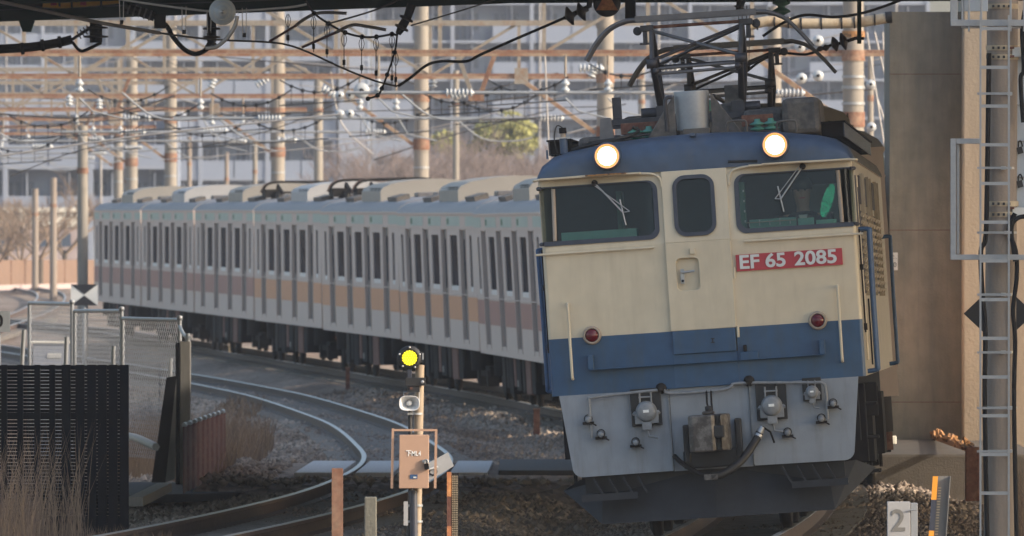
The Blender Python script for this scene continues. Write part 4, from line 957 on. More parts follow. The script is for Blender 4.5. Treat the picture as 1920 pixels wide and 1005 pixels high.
for (x,y0,y1,ph) in ((228,0,46,'left of the black post insulator'),(345,12,64,'beside the hanging black loop'),(458,15,70,'right of the large disc insulator'),(392,22,66,'left of the large disc insulator')):
    b = MB(); b.tube([P(x-4,y0,DI),P(x-3,y1-4,DI)],.004,M['wirelt'],5); b.tube([P(x+4,y0,DI),P(x+3,y1-4,DI)],.004,M['wirelt'],5); b.tube([P(x,y1-8,DI),P(x,y1,DI)],.018,M['dark2'],6)
    tag(b.build('dropper_clip'), 'thin double dropper clip '+ph, 'clip', 'dropper clips')
# black insulated pipe, left
b = MB(); b.tube(smooth_pts([P(-30,94,140),P(0,92,140),P(60,88,140),P(110,80,140),P(135,74,140)],5),.055,M['blackm'],12)
for x,y in ((42,92),(80,86),(112,80)): b.lathe([(.06,-.02),(.072,-.02),(.072,.02),(.06,.02)],P(x,y-1,140),(1,0,.12),M['black'],14)
tag(b.build('insulated_conductor'), 'thick black sleeved conductor entering at the left edge', 'conductor')
b = MB(); b.tube([P(135,74,140),P(170,52,140)],.018,M['blackm'],8)
for i in range(4): b.lathe([(0,-.008),(.05,-.006),(.05,.006),(0,.01)],P(148+i*6,66-i*4,140),(.8,0,.5),M['brownp'],14)
b.tube([P(180,40,140),P(180,80,140)],.075,M['blackm'],12); b.lathe([(0,0),(.15,.01),(.14,.03),(0,.04)],P(180,72,140),(0,0,1),M['brownp'],18); b.lathe([(0,0),(.13,.01),(.12,.03),(0,.04)],P(182,55,140),(0,0,1),M['brownp'],18)
b.tube(smooth_pts([P(135,78,140),P(150,95,140),P(165,92,140),P(190,80,140)],4),.02,M['blackm'],6)
tag(b.build('post_insulator'), 'black ribbed post insulator under the girder at far left', 'insulator', 'black post insulators')
b = MB(); b.tube([P(396,20,135),P(397,78,135)],.055,M['blackm'],12)
for y in (54,70): b.lathe([(0,0),(.10,.01),(.095,.03),(0,.04)],P(397,y+3,135),(0,0,1),M['brownp'],18)
b.tube(smooth_pts([P(388,90,135),P(397,78,135),P(405,90,135)],3),.03,M['blackm'],8)
tag(b.build('post_insulator'), 'black ribbed post insulator just left of the pale disc insulator', 'insulator', 'black post insulators')
wire('hanging_cable', [(296,40),(312,48),(325,70),(345,92),(365,101),(382,96),(395,84)], 135, .028, M['blackm'], 'thick black cable hanging in a loop below the girder')
b = MB(); b.box(P(300,40,135),(.13,.1,.16),M['blackm']); b.tube([P(230,12,135),P(290,32,135)],.05,M['black'],10)
for k in range(5): b.lathe([(.05,-.01),(.06,-.01),(.06,.01),(.05,.01)],P(242+k*10,16+k*3.3,135),(.95,0,-.3),M['sleeveg'],12)
tag(b.build('cable_clamp'), 'black corrugated cable clamp at the start of the hanging loop', 'clamp')
# yellow sleeves on girder
b = MB(); b.tube(smooth_pts([P(78,2,140),P(110,4,140),P(160,1,140),P(222,-5,140)],4),.075,M['sleevey'],12); b.tube([P(55,-3,140),P(82,2,140)],.085,M['black'],12)
ys = tag(b.build('yellow_cable_cover'), 'yellow cable sleeve strapped along the girder at top left', 'cable cover')
for x in (112,135,190): b = MB(); b.lathe([(.077,-.012),(.084,-.012),(.084,.012),(.077,.012)],P(x,2,140),(1,0,0),M['dark2'],14); b.build('strap', ys)
for x in (92,148): b = MB(); b.box(P(x,-1,138.5)+V((0,1.4,0)),(.07,.02,.09),M['red']); b.build('warning_label', ys)
# cream sleeve at right
b = MB(); D2 = 150
b.tube(smooth_pts([P(1405,48,D2),P(1440,40,D2),P(1500,44,D2),P(1560,44,D2),P(1610,42,D2),P(1662,34,D2)],4),.068,M['sleeve'],12)
cs = tag(b.build('cable_cover'), 'cream cable sleeve with black rings between girder and pier', 'cable cover')
for i,(x,y) in enumerate(((1420,45),(1452,42),(1478,42),(1502,44),(1540,44),(1578,43),(1602,42),(1640,37))):
    b = MB(); b.lathe([(.07,-.01),(.078,-.01),(.078,.01),(.07,.01)],P(x,y,D2),(1,0,.02),M['black'],14); b.build('ring_clip', cs)
b = MB(); b.tube([P(1660,33,D2),P(1672,32,D2)],.075,M['black'],12); b.build('end_cap', cs)
wire('feeder_cable', [(1430,68),(1470,42),(1510,28),(1560,32),(1600,28),(1640,18),(1700,-4)], D1, .016, M['blackm'], 'black feeder cable arching above the cream sleeve right of the pantograph')
wire('feeder_cable', [(1395,138),(1430,112),(1465,100),(1500,102),(1520,100),(1560,84)], D1, .015, M['blackm'], 'black feeder cable arching behind the right horn of the pantograph')
b = MB(); b.tube([P(1560,86,D1),P(1610,70,D1)],.018,M['blackm'],8)
for x,y,r_ in ((1564,83,.085),(1580,78,.10),(1536,92,.03),(1547,90,.035)): b.lathe([(0,-.03),(r_*.3,-.03),(r_,0),(r_*.9,.02),(r_*.3,.05)],P(x,y,D1),(.95,0,.3),M['brownp'],18)
tag(b.build('strain_insulator'), 'dark strain insulator fixed to the black hanger right of the locomotive pantograph', 'insulator', 'strain insulators')
b = MB(); b.tube([P(1611,-15,D1),P(1611,82,D1)],.032,M['bgreen'],4); b.tube([P(1603,72,D1),P(1620,72,D1)],.018,M['blackm'],6); tag(b.build('girder_hanger'), 'dark green hanger bar below the girder near the pier', 'hanger', 'girder hangers')
b = MB(); b.bx(P(1172,0,D1).x,P(1192,0,D1).x,D1-.06,D1+.06,P(0,42,D1).z,P(0,-14,D1).z,M['blackm']); tag(b.build('girder_hanger', bevel=.01), 'wide black hanger box beside the triangle disc', 'hanger', 'girder hangers')
# droppers near the pantograph
b = MB()
for x in (1385,1392,1400,1406): b.tube([P(x,10,127),P(x-2,128,127)],.004,M['blackm'],5); b.tube([P(x-2,112+((x*7)%9),127),P(x-2,124+((x*7)%9),127)],.018,M['blackm'],6)
b.tube([P(1390,0,127),P(1384,24,127)],[.05,.03],M['blackm'],8); b.lathe([(0,-.02),(.07,0),(.0,.03)],P(1386,14,127),(.3,0,1),M['brownp'],14)
tag(b.build('dropper_clip'), 'bundle of thin droppers right above the front pantograph', 'clip', 'dropper clips')
b = MB(); insul(b, P(1465,25,D1).x, D1, P(1465,28,D1).z, .10, 2, M['porc'], h=.09); tag(b.build('support_insulator'), 'green grey porcelain insulator under the girder over the locomotive', 'insulator')
# white insulators in background (end-on balls)
def wball(px, py, r_px, d, label, g_='white disc insulators'):
    b = MB(); r_ = r_px*d/FP
    b.lathe([(0,-.05),(r_*.35,-.05),(r_*.8,-.03),(r_,0),(r_*.95,.05),(0,.07)], P(px,py,d), (0,1,0), M['wporc'], 22); b.lathe([(0,-.12),(r_*.3,-.1),(r_*.3,-.04)], P(px,py,d), (0,1,0), M['dark2'], 12)
    tag(b.build('disc_insulator'), label, 'insulator', g_)
for (x,y,r_,ph) in ((678,170,15,'largest white disc insulator in the cluster left of the third gantry pole'),(637,179,9,'white disc insulator, upper left of the cluster'),(656,178,8.5,'white disc insulator touching the largest one'),(637,214,9,'white disc insulator, lower left of the cluster'),(656,213,8,'white disc insulator, lower right of the cluster')): wball(x,y,r_,255,ph)
for (x,y,ph) in ((1534,76,'white disc insulator, upper right of the four beside the pier pole'),(1500,88,'white disc insulator, upper left of the four beside the pier pole'),(1503,147,'white disc insulator, lower left of the four beside the pier pole'),(1534,142,'white disc insulator, lower right of the four beside the pier pole')): wball(x,y,10.5,215,ph)
for (x,y,ph) in ((1633,158,'small grey strain disc right of the pier pole, upper'),(1634,238,'small grey strain disc right of the pier pole, lower')): wball(x,y,9,235,ph)
for (x1,y1,x2,y2,d,ph) in ((1020,68,1030,300,250,'right of the left pantograph horn'),(1640,60,1668,180,235,'slanting to the pier'),(1625,60,1662,300,235,'long slanting stay to the pier'),(1655,60,1668,320,236,'steep stay beside the pier edge'),(1636,160,1700,345,236,'lower slanting stay by the pier')):
    wire('stay_wire', [(x1,y1),((x1+x2)/2,(y1+y2)/2),(x2,y2)], d, .018, M['wirelt'], 'pale slanting stay wire '+ph, 'wire', 'background wires')
rw = random.Random(5)
for i, (px, py, d, n_, ax_, ph) in enumerate(((160,262,330,6,(1,0,0),'level, right of the left concrete pole'),(60,275,350,7,(1,0,0),'level, at the far left'),(232,222,300,8,(1,0,0),'long and level, left of the fourth gantry pole'),(130,198,300,3,(0,0,1),'upright, under the third rusty chord'),(186,205,300,3,(0,0,1),'upright, beside the pale V bracket'),(395,165,280,3,(.3,0,1),'tilted, left of the fourth gantry pole'),(480,160,280,4,(.8,0,.5),'slanting, beside the fourth gantry pole'),(604,165,260,4,(.8,0,-.5),'slanting, left of the disc cluster'),(812,165,265,3,(0,0,1),'upright, right of the third gantry pole'),(845,180,262,4,(1,0,.15),'with vertical discs right of the third gantry pole'),(1085,128,250,6,(1,0,0),'level, left of the left pantograph horn'),(1108,145,250,3,(.4,0,1),'tilted, below the left pantograph horn'),(1225,128,240,6,(1,0,0),'level, behind the front pantograph'),(380,245,330,8,(1,0,0),'low and level over the train roof'),(520,262,320,6,(1,0,0),'lowest, over the middle of the train'))):
    p_ = P(px,py,d); b = MB(); insul(b, p_.x, p_.y, p_.z, .10, n_, M['wporc'], ax_, .085); tag(b.build('insulator_string'), 'blurred white insulator string, '+ph, 'insulator', 'background insulator strings')
for i, (px, d, py, nd, ph) in enumerate(((40,340,262,5,'low at the far left'),(190,330,240,5,'left of the hidden gantry poles'),(390,320,232,6,'over the far half of the train'),(540,300,222,6,'crossing the fourth gantry pole'),(730,290,208,6,'left of the third gantry pole, lower'),(930,275,185,6,'over the bare trees'),(240,310,168,5,'above the pale V bracket'),(90,300,215,5,'at the far left'),(300,290,200,6,'left of the fourth gantry pole'),(470,285,175,6,'just left of the fourth gantry pole'),(600,270,150,6,'left of the white insulator cluster'),(860,262,170,6,'beside the rusty V bracket'),(990,255,150,5,'left of the left pantograph horn'),(1180,235,120,4,'behind the left pantograph frame'))):
    t = thing('catenary_span', 'blurred dark double contact wire with fine droppers '+ph, 'wire', group='background contact wires')
    w1 = 150; f_ = lambda u: py+34-10*u; g_ = lambda u: py+26*(1-(2*u-1)**2)-6*u
    b = MB(); b.tube([P(px-w1/2+w1*u/8, g_(u/8), d-u*2) for u in range(9)], .017, M['blackm'], 5); b.build('messenger_wire', t)
    b = MB(); b.tube([P(px-w1/2+w1*u/8, f_(u/8)+14, d-u*2) for u in range(9)], .015, M['blackm'], 5); b.build('contact_line', t)
    for k in range(1, nd+1):
        u = k/(nd+1); b = MB(); b.tube([P(px-w1/2+w1*u, g_(u), d-u*16), P(px-w1/2+w1*u, f_(u)+14, d-u*16)], .008, M['blackm'], 5); ball(b, P(px-w1/2+w1*u, g_(u), d-u*16), .045, M['blackm']); b.build('dropper', t)
wl = [((0,292),(300,250),(640,214)),((0,240),(420,215),(1130,200)),((300,300),(700,262),(1130,160)),((540,120),(640,165),(700,160)),((640,285),(780,250),(1000,215)),((380,275),(520,240),(640,190)),((1220,180),(1380,110),(1600,60)),((0,180),(300,200),(540,232)),((560,160),(760,178),(1000,212)),((840,200),(1000,180),(1330,150)),((1130,245),(1300,180),(1480,170)),((1480,140),(1570,132),(1668,118)),((1560,122),(1668,108),(1700,100)),((1600,272),(1640,274),(1668,270)),((420,210),(560,255),(760,262)),((700,300),(860,250),(1040,205)),((0,150),(180,120),(420,92)),((20,330),(200,270),(520,240)),((620,135),(640,230),(700,290)),((860,180),(1000,240),(1110,250))]
wlab = ['across the far left at insulator height', 'nearly level from the left edge to the second gantry pole', 'rising right over the white roofed cars', 'short and bowed above the white insulator cluster', 'sagging over the bare trees', 'dipping just right of the fourth gantry pole', 'rising steeply behind the front pantograph', 'bowed between third and fifth gantry poles', 'crossing the third gantry pole', 'level behind the left pantograph horn', 'above the left headlamp towards the pantograph', 'rising to the upper part of the pier', 'highest one meeting the pier edge', 'lowest one at the pier edge', 'sagging right of the fourth gantry pole', 'low, over the nearest bare trees', 'rising under the black sleeved conductor', 'lowest at the far left', 'steep, falling through the insulator cluster', 'steep, falling towards the left headlamp']
rq_ = random.Random(21); places = ['far left','far left, lower','left pole pair','fourth gantry pole','fourth gantry pole, lower','slim pale pole','disc cluster','third gantry pole','third gantry pole, lower','rusty V bracket','bare trees','left pantograph horn','left headlamp','pier pole']
for i_, pl_n in enumerate(places):
    xc_ = 60+i_*112; yc_ = rq_.uniform(95,235); wl.append(((xc_-rq_.uniform(90,220),yc_+rq_.uniform(-35,45)),(xc_,yc_+14),(xc_+rq_.uniform(90,220),yc_+rq_.uniform(-45,35)))); wlab.append('of the extra tangle crossing near the '+pl_n)
for i, w_ in enumerate(wl):
    d = 235+ (i*37) % 150
    wire('background_wire', list(w_), d, .012 if i%3 else .02, M['wire'] if i%2 else M['wirelt'], 'thin blurred wire '+wlab[i], 'wire', 'background wires')
# girder bridge
gb = thing('girder_bridge', 'dark green steel girder bridge crossing over the tracks along the top edge', 'bridge')
b = MB()
def gird(yl, yr, x0, x1, z0, z1, mt, b, th=.4):
    def yy(x): return yl+(yr-yl)*(x+8)/16
    zs = lambda x: .12+(.022*x if x < 0 else -.009*x)
    xx = [x for x in (x0, 0, x1)] if x1 > 0 else [x0, x1]
    for xa_, xb_ in zip(xx[:-1], xx[1:]): b.add([(x,yy(x)+q*th/2,z+zs(x)) for x in (xa_,xb_) for q in (-1,1) for z in (z0,z1)], [(0,1,3,2),(4,6,7,5),(0,4,5,1),(2,3,7,6),(0,2,6,4),(1,5,7,3)], mt)
def zbot(x): return 6.16
for k, (yl, yr) in enumerate(((152,139),(141,128),(131,120),(122,111))):
    b = MB(); gird(yl, yr, -30, 26, 6.02+.005*k, 7.8, M['bgreen'], b, .06); gird(yl, yr, -30, 26, 5.99+.005*k, 6.03+.005*k, M['bgreen'], b, .30)
    if k == 0:
        for z in (6.13,6.19): gird(yl-.05, yr-.05, -30, 2, z, z+.012, M['gasket'], b, .05)
    b.build('girder', gb)
for k in range(7):
    b = MB(); x = -28+k*8.8; yl = 152-(x+8)*13/16; b.box((x,yl-11,6.9),(.2,20,.9),M['bgreen']); b.build('cross_beam', gb)
b = MB(); b.add([(x,y,z) for x,ya,yb_ in ((-30,135,170.5),(26,88,125)) for y in (ya,yb_) for z in (8.1,8.5)], [(0,1,3,2),(4,6,7,5),(0,4,5,1),(2,3,7,6),(0,2,6,4),(1,5,7,3)], M['conc']); b.build('deck', gb)
b = MB(); p = P(51,42,150.5); b.add([(p.x-.10,p.y-.2,p.z+.02),(p.x+.10,p.y-.2,p.z+.02),(p.x+.05,p.y-.2,p.z-.12),(p.x-.05,p.y-.2,p.z-.12),(p.x-.10,p.y,p.z+.02),(p.x+.10,p.y,p.z+.02),(p.x+.05,p.y,p.z-.12),(p.x-.05,p.y,p.z-.12)],[(0,1,2,3),(4,7,6,5),(0,3,7,4),(1,5,6,2),(3,2,6,7),(0,4,5,1)],M['bgreen']); b.build('lifting_lug', gb)
# triangle disc
td = thing('clearance_disc', 'dark round disc with orange triangle hanging from the girder', 'sign'); p = P(1138,6,126)
b = MB(); b.lathe([(0,-.01),(.145,-.01),(.145,.01),(0,.01)], p, (0,1,0), M['ink'], 40); b.tube([p+V((0,.02,0)),p+V((0,.02,.3))],.02,M['blackm'],6); b.build('disc', td)
b = MB(); q = p+V((0,-.014,0)); b.add([(q.x-.115,q.y,q.z-.075),(q.x+.115,q.y,q.z-.075),(q.x,q.y,q.z+.125),(q.x-.115,q.y-.004,q.z-.075),(q.x+.115,q.y-.004,q.z-.075),(q.x,q.y-.004,q.z+.125)],[(0,1,2),(3,5,4),(0,3,4,1),(1,4,5,2),(2,5,3,0)],M['orangew']); b.build('triangle', td)
# ---------------------------------------------------------------- pier
DP = 150
pr_ = thing('concrete_pier', 'tall weathered concrete bridge pier behind the right side of the locomotive', 'pier')
xa = P(1668,0,DP).x; xb = P(1803,0,DP).x; xc = P(1880,0,DP).x
b = MB(); zt = 6.08
b.add([(x,y,z) for x,y in ((xa,DP),(xb,DP-.0),(xb,DP+2.2),(xa,DP+2.2)) for z in (-.2,zt)], [(0,2,3,1),(2,4,5,3),(4,6,7,5),(6,0,1,7),(1,3,5,7)], M['conc'])
for z in (1.2,3.35,5.3): b.bx(xa-.003,xb,DP-.003,DP,z-.004,z+.004,M['rustd'])
for q_ in range(1,5): b.bx(xa+(xb-xa)*q_/5-.002,xa+(xb-xa)*q_/5+.002,DP-.002,DP,-.1,zt-.02,M['slab'])
b.build('column', pr_, .03)
b = MB(); b.add([(x,y,z) for x,y in ((xb,DP-.5),(xb+1.6,DP-.8),(xb+1.6,DP+2),(xb,DP+2)) for z in (-.2,6.6)], [(0,2,3,1),(2,4,5,3),(4,6,7,5),(6,0,1,7),(1,3,5,7)], M['conclit'])
b.build('sunlit_column', pr_, .02)
b = MB(); b.bx(P(1640,0,140).x,P(1960,0,140).x,141,151.4,-.2,P(0,836,146).z,M['ledge']); tag(b.build('concrete_ledge', bevel=.03), 'low dark concrete ledge at the foot of the pier', 'ledge')
b = MB(); b.box(P(1673,825,146),(.10,.10,.10),M['lit']); tag(b.build('cable_box', bevel=.01), 'small white box on the ledge beside the locomotive', 'box')
# rusty beam
b = MB(); A_ = P(1750,818,150); B_ = P(1828,845,132); b.tube([A_,B_],.045,M['rusto'],4)
rq = random.Random(2)
for k in range(26):
    t_ = k/25; q = A_.lerp(B_, t_); b.box(q+V((rq.uniform(-.05,.05),0,rq.uniform(.0,.06))),(rq.uniform(.02,.06),.15,rq.uniform(.02,.04)),M['rusto'],(rq.random(),rq.random(),rq.random()))
tag(b.build('rusty_beam'), 'flaking rusty steel beam lying from the ledge towards the ladder pole', 'beam')
b = MB(); q0 = P(1810,838,131); q1 = P(1836,905,131); b.bx(q0.x,q1.x,130.9,131.1,q1.z-.2,q0.z,M['rustd']); tag(b.build('rusty_plate', bevel=.01), 'upright dark red rusty plate left of the ladder pole', 'plate')
# speed sign on pier
ss = thing('curve_sign', 'small white sign reading 50 on the pier at the locomotive flank', 'sign'); q = P(1674,490,149.97)
b = MB(); b.box(q,(.125,.012,.22),M['white']); b.bx(q.x-.057,q.x+.057,q.y-.009,q.y-.006,q.z+.035,q.z+.038,M['ink']); b.build('plate', ss)
text_mesh('50', .085, M['ink'], facing(q.x+.005,q.y-.010,q.z-.045), 'lettering', ss, .002); text_mesh('R', .035, M['ink'], facing(q.x+.01,q.y-.010,q.z+.065), 'lettering', ss, .002)
# ---------------------------------------------------------------- ladder pole at the right
DL = 104.0
def pw(px): return (px-960)*DL/FP
def pz(py): return HC-(py-HZ)*DL/FP
lp = thing('equipment_pole', 'brown concrete pole with steel ladder, clamps and black cables at the right edge', 'pole')
gx = gz(pw(1877), DL)-.3
b = MB(); b.tube([(pw(1873),DL,gx),(pw(1880),DL,pz(-60))], .135, M['poled'], 28); b.build('shaft', lp)
b = MB()
for s,(xt,xb_) in enumerate(((1835,1834),(1888,1889))): b.bx(pw(xt)-.008,pw(xt)+.008,DL-.42,DL-.38,gx,pz(30),M['galv'])
b.build('ladder_rail', lp)
for k in range(13):
    y = 55+72.3*k
    b = MB(); b.bx(pw(1836),pw(1888),DL-.415,DL-.385,pz(y)-.014,pz(y)+.014,M['galv']); b.build('rung', lp)
for y in (12,90,107,382,402):
    b = MB(); b.tube([(pw(1879),DL,pz(y)-.022),(pw(1879),DL,pz(y)+.022)],.143,M['sleeve'],28); 
    for q in range(4): b.box((pw(1861+q*10),DL-.146,pz(y)),(.02,.012,.022),M['ink'])
    b.build('slotted_band', lp)
for y in (176,315,436,552,660,764,845):
    b = MB(); b.tube([(pw(1876),DL,pz(y)-.010),(pw(1876),DL,pz(y)+.010)],.142,M['steel'],24); b.box((pw(1880+ (y%3)*6),DL-.17,pz(y)),(.04,.05,.03),M['steel']); b.box((pw(1862),DL-.28,pz(y)),(.30,.02,.02),M['galv']); b.build('clamp', lp)
for i,(pts,r_) in enumerate((([(1853,100),(1850,300),(1847,440),(1838,470),(1840,540),(1846,620),(1845,760),(1850,1020)],.022),([(1902,400),(1890,430),(1903,470),(1905,520),(1898,580),(1902,640),(1900,760),(1905,1020)],.020),([(1920,20),(1915,60),(1918,130),(1912,150),(1917,230)],.02),([(1925,405),(1905,410),(1895,430),(1902,490)],.02))):
    b = MB(); b.tube(smooth_pts([(pw(x),DL-.16,pz(y)) for x,y in pts],5), r_, M['blackm'], 10); b.build('cable', lp)
# grey frames
b = MB()
b.bx(pw(1780),pw(1790),DL-.30,DL-.26,pz(482),pz(260),M['galv']); b.bx(pw(1790.5),pw(1836),DL-.30,DL-.26,pz(270),pz(260),M['galv']); b.bx(pw(1780),pw(1960),DL-.34,DL-.25,pz(487),pz(477),M['galv']); b.bx(pw(1792),pw(1797),DL-.25,DL-.2,pz(476),pz(271),M['galv'])
b.build('side_frame', lp, .003)
b = MB()
b.bx(pw(1780),pw(1793),DL-.32,DL-.22,pz(48),pz(-40),M['galv']); b.bx(pw(1780),pw(1960),DL-.34,DL-.28,pz(50),pz(38),M['galv']); b.bx(pw(1800),pw(1804),DL-.3,DL-.26,pz(38),pz(-40),M['galv']); b.bx(pw(1805),pw(1850),DL-.27,DL-.2,pz(22),pz(-5),M['rooflt'])
for x in (1835,1812,1890,1915): b.bx(pw(x),pw(x+4),DL-.33,DL-.31,pz(60),pz(-40),M['galv'])
b.tube([(pw(1800),DL-.3,pz(52)),(pw(1840),DL-.3,pz(52))],.012,M['steel'],6); b.tube([(pw(1885),DL-.3,pz(52)),(pw(1912),DL-.3,pz(52))],.012,M['steel'],6)
b.build('platform', lp, .003)
b = MB(); b.bx(pw(1893),pw(1990),DL+.02,DL+.3,pz(395),pz(100),M['rooflt'])
for y in (195,263,330): b.bx(pw(1893),pw(1990),DL+.0,DL+.02,pz(y+3),pz(y),M['galv'])
cb = b.build('equipment_box', lp, .008)
for y in (282,345):
    b = MB(); b.box((pw(1912),DL-.03,pz(y)),(.05,.03,.06),M['black'],(0,R(-15),0)); b.tube(smooth_pts([(pw(1909),DL-.03,pz(y-6)),(pw(1910),DL-.03,pz(y-16)),(pw(1914),DL-.03,pz(y-17)),(pw(1917),DL-.03,pz(y-7))],4),.006,M['dark2'],6); b.build('padlock', cb)
for y in (98,398): b = MB(); b.bx(pw(1897),pw(1960),DL-.12,DL-.02,pz(y+9),pz(y-9),M['white']); b.box((pw(1895),DL-.14,pz(y-8)),(.05,.04,.02),M['rustd']); b.box((pw(1895),DL-.14,pz(y+8)),(.05,.04,.02),M['rustd']); b.build('mounting_arm', lp, .004)
b = MB(); b.lathe([(0,0),(.05,.0),(.06,.09)],(pw(1886),DL-.2,pz(52)),(0,0,1),M['galv'],10); b.build('socket', lp) if False else None
# black diamond sign behind the pole
b = MB(); c_ = P(1873,588,112)
b.add([(c_.x+dx,112+dy,c_.z+dz) for dy in (0,.012) for dx,dz in ((-.33,0),(0,.31),(.33,0),(0,-.31))],[(0,1,2,3),(7,6,5,4),(0,4,5,1),(1,5,6,2),(2,6,7,3),(3,7,4,0)],M['ink'])
ds_ = thing('diamond_marker', 'black diamond marker board behind the ladder pole', 'sign'); b.build('board', ds_)
b = MB(); b.tube([(c_.x,112.05,.2),(c_.x,112.05,c_.z+.2)],.03,M['galv'],8); b.bx(c_.x-.06,c_.x+.06,112.02,112.08,c_.z-.5,c_.z+.5,M['white']); b.build('post', ds_)

# ---------------------------------------------------------------- signal post
DS = 92.0
def sx(px): return (px-960)*DS/FP
def sz_(py): return HC-(py-HZ)*DS/FP
gs = gz(sx(780), DS)
sp_ = thing('signal_post', 'slim wooden toned signal post with lit yellow lamp and tan cabinet', 'signal')
b = MB(); b.tube([(sx(776),DS+.06,gs-.2),(sx(787),DS+.06,sz_(690)),(sx(787.5),DS+.06,sz_(684))],[.042,.034,.034],M['postt'],16); b.build('post', sp_)
b = MB(); hx, hz_ = sx(768), sz_(671)
b.lathe([(.068,-.02),(.085,-.015),(.094,.0),(.094,.07),(.075,.12),(.02,.14),(0,.14)],(hx,DS-.02,hz_),(0,1,0),M['black'],32)
b.lathe([(.07,-.02),(.078,-.13),(.082,-.13),(.094,.0)],(hx,DS-.02,hz_),(0,1,0),M['black'],32) if False else None
b.lathe([(0,0),(.068,-.0)],(hx,DS-.02,hz_),(0,1,0),M['ink'],24)
for a in (20,90,160,230,300): b.lathe([(0,-.03),(.008,-.028),(.008,0)],(hx+.082*cos(R(a)),DS-.02,hz_+.082*sin(R(a))),(0,1,0),M['steel'],8)
b.box((sx(790),DS+.0,sz_(670)),(.03,.06,.08),M['black']); b.box((sx(793),DS-.02,sz_(668)),(.012,.03,.05),M['steel'])
hd = b.build('signal_head', sp_)
b = MB()
for rr_, n_ in ((0,1),(.020,6),(.036,12),(.050,16)):
    for i in range(n_): a = 2*pi*i/n_; b.lathe([(0,-.012),(.0068,-.009),(.0088,0)],(hx+rr_*cos(a),DS-.024,hz_+rr_*sin(a)),(0,1,0),M['yellow'],8)
b.lathe([(0,-.004),(.052,-.004)],(hx,DS-.02,hz_),(0,1,0),emat('yellow lens field',(.9,.62,.01),.22,(.3,.25,.02)),24)
b.build('lamp_cluster', hd)
b = MB(); b.bx(sx(760),sx(798),DS-.05,DS+.02,sz_(723),sz_(708),M['black']); b.bx(sx(763),sx(787),DS-.04,DS+.02,sz_(735),sz_(724),M['black']); b.bx(sx(764),sx(772),DS-.03,DS+.02,sz_(708),sz_(690),M['gasket']); b.lathe([(0,-.01),(.013,-.008),(.013,0)],(sx(792),DS-.05,sz_(716)),(0,1,0),M['steel'],10); b.box((sx(771),DS-.045,sz_(728)),(.018,.01,.018),M['rustd'])
b.build('bracket', sp_, .002)
b = MB(); hc_ = (sx(767.5),DS-.06,sz_(756))
def sq(a, w, h): 
    c, s = cos(a), sin(a); k = (abs(c)**3.2+abs(s)**3.2)**(-1/3.2); return c*k*w, s*k*h
rg = []
for w_, h_, yy_ in ((.078,.058,-.02),(.075,.055,-.024),(.066,.047,-.005),(.045,.032,.03),(.022,.02,.06),(.016,.016,.02),(.001,.001,.015)): rg.append([(hc_[0]+sq(2*pi*i/28,w_,h_)[0],hc_[1]+yy_,hc_[2]+sq(2*pi*i/28,w_,h_)[1]) for i in range(28)])
b.loft(rg[:5], M['silver'], True, True); b.loft(rg[4:], M['galv'], True, True)
rg2 = [[(hc_[0]+sq(2*pi*i/28,w_,h_)[0],hc_[1]+yy_,hc_[2]+sq(2*pi*i/28,w_,h_)[1]) for i in range(28)] for w_,h_,yy_ in ((.078,.058,-.02),(.07,.05,.01),(.03,.03,.075),(.03,.03,.1))]; b.loft(rg2, M['galv'], True, True)
b.lathe([(0,-.012),(.016,-.01),(.022,.02)],(hc_[0],hc_[1]+.01,hc_[2]),(0,1,0),M['white'],16)
b.build('loudspeaker_horn', sp_)
b = MB(); b.tube([(sx(757),DS-.0,sz_(735)),(sx(786),DS-.0,sz_(735)),(sx(786),DS-.0,sz_(760))],.004,M['galv'],6); b.tube([(sx(757),DS,sz_(735)),(sx(757),DS,sz_(745))],.004,M['galv'],6); b.build('horn_yoke', sp_)
b = MB(); b.tube([(sx(769),DS+.03,sz_(770)),(sx(769),DS+.03,sz_(900)),(sx(766),DS+.02,gs)],.016,M['black'],10); b.tube([(sx(775),DS+.01,sz_(920)),(sx(778),DS+.0,gs)],.03,M['gasket'],10); b.bx(sx(757),sx(765),DS-.05,DS-.03,sz_(985),sz_(940),M['marker']); b.build('conduit', sp_)
for y in (776,948,978):
    b = MB(); b.tube([(sx(781),DS+.05,sz_(y)-.008),(sx(781),DS+.05,sz_(y)+.008)],.048,M['galv'],16); b.bx(sx(764),sx(775),DS+.0,DS+.03,sz_(y)-.008,sz_(y)+.008,M['galv']); b.build('pipe_clamp', sp_)
b = MB(); b.add([(sx(x),DS-y_,sz_(y)) for x,y,y_ in ((749,815,.13),(804.5,815,.13),(804,915,.13),(748,915,.13),(749,815,.0),(804.5,815,.0),(804,915,.0),(748,915,.0))],[(0,1,2,3),(4,7,6,5),(0,4,5,1),(1,5,6,2),(2,6,7,3),(3,7,4,0)],M['tan'])
cbn = b.build('control_cabinet', sp_, .004)
text_mesh('下ML4', .052, M['cleartxt'], facing(sx(775.5),DS-.133,sz_(850)), 'lettering', cbn, .001, .0008, .80)
b = MB(); b.bx(sx(769),sx(783),DS-.134,DS-.131,sz_(897),sz_(889),M['bluerail']); b.bx(sx(775),sx(781),DS-.136,DS-.1345,sz_(895.5),sz_(893),M['white']); b.build('rating_plate', cbn)
b = MB(); b.box((sx(800),DS-.15,sz_(874)),(.036,.03,.045),M['dark'],(0,R(-8),0)); b.tube(smooth_pts([(sx(797),DS-.15,sz_(870)),(sx(797),DS-.15,sz_(862)),(sx(802),DS-.15,sz_(862)),(sx(803),DS-.15,sz_(869))],4),.005,M['steel'],6); b.box((sx(798),DS-.14,sz_(864)),(.05,.015,.02),M['galv']); b.build('padlock', cbn)
b = MB()
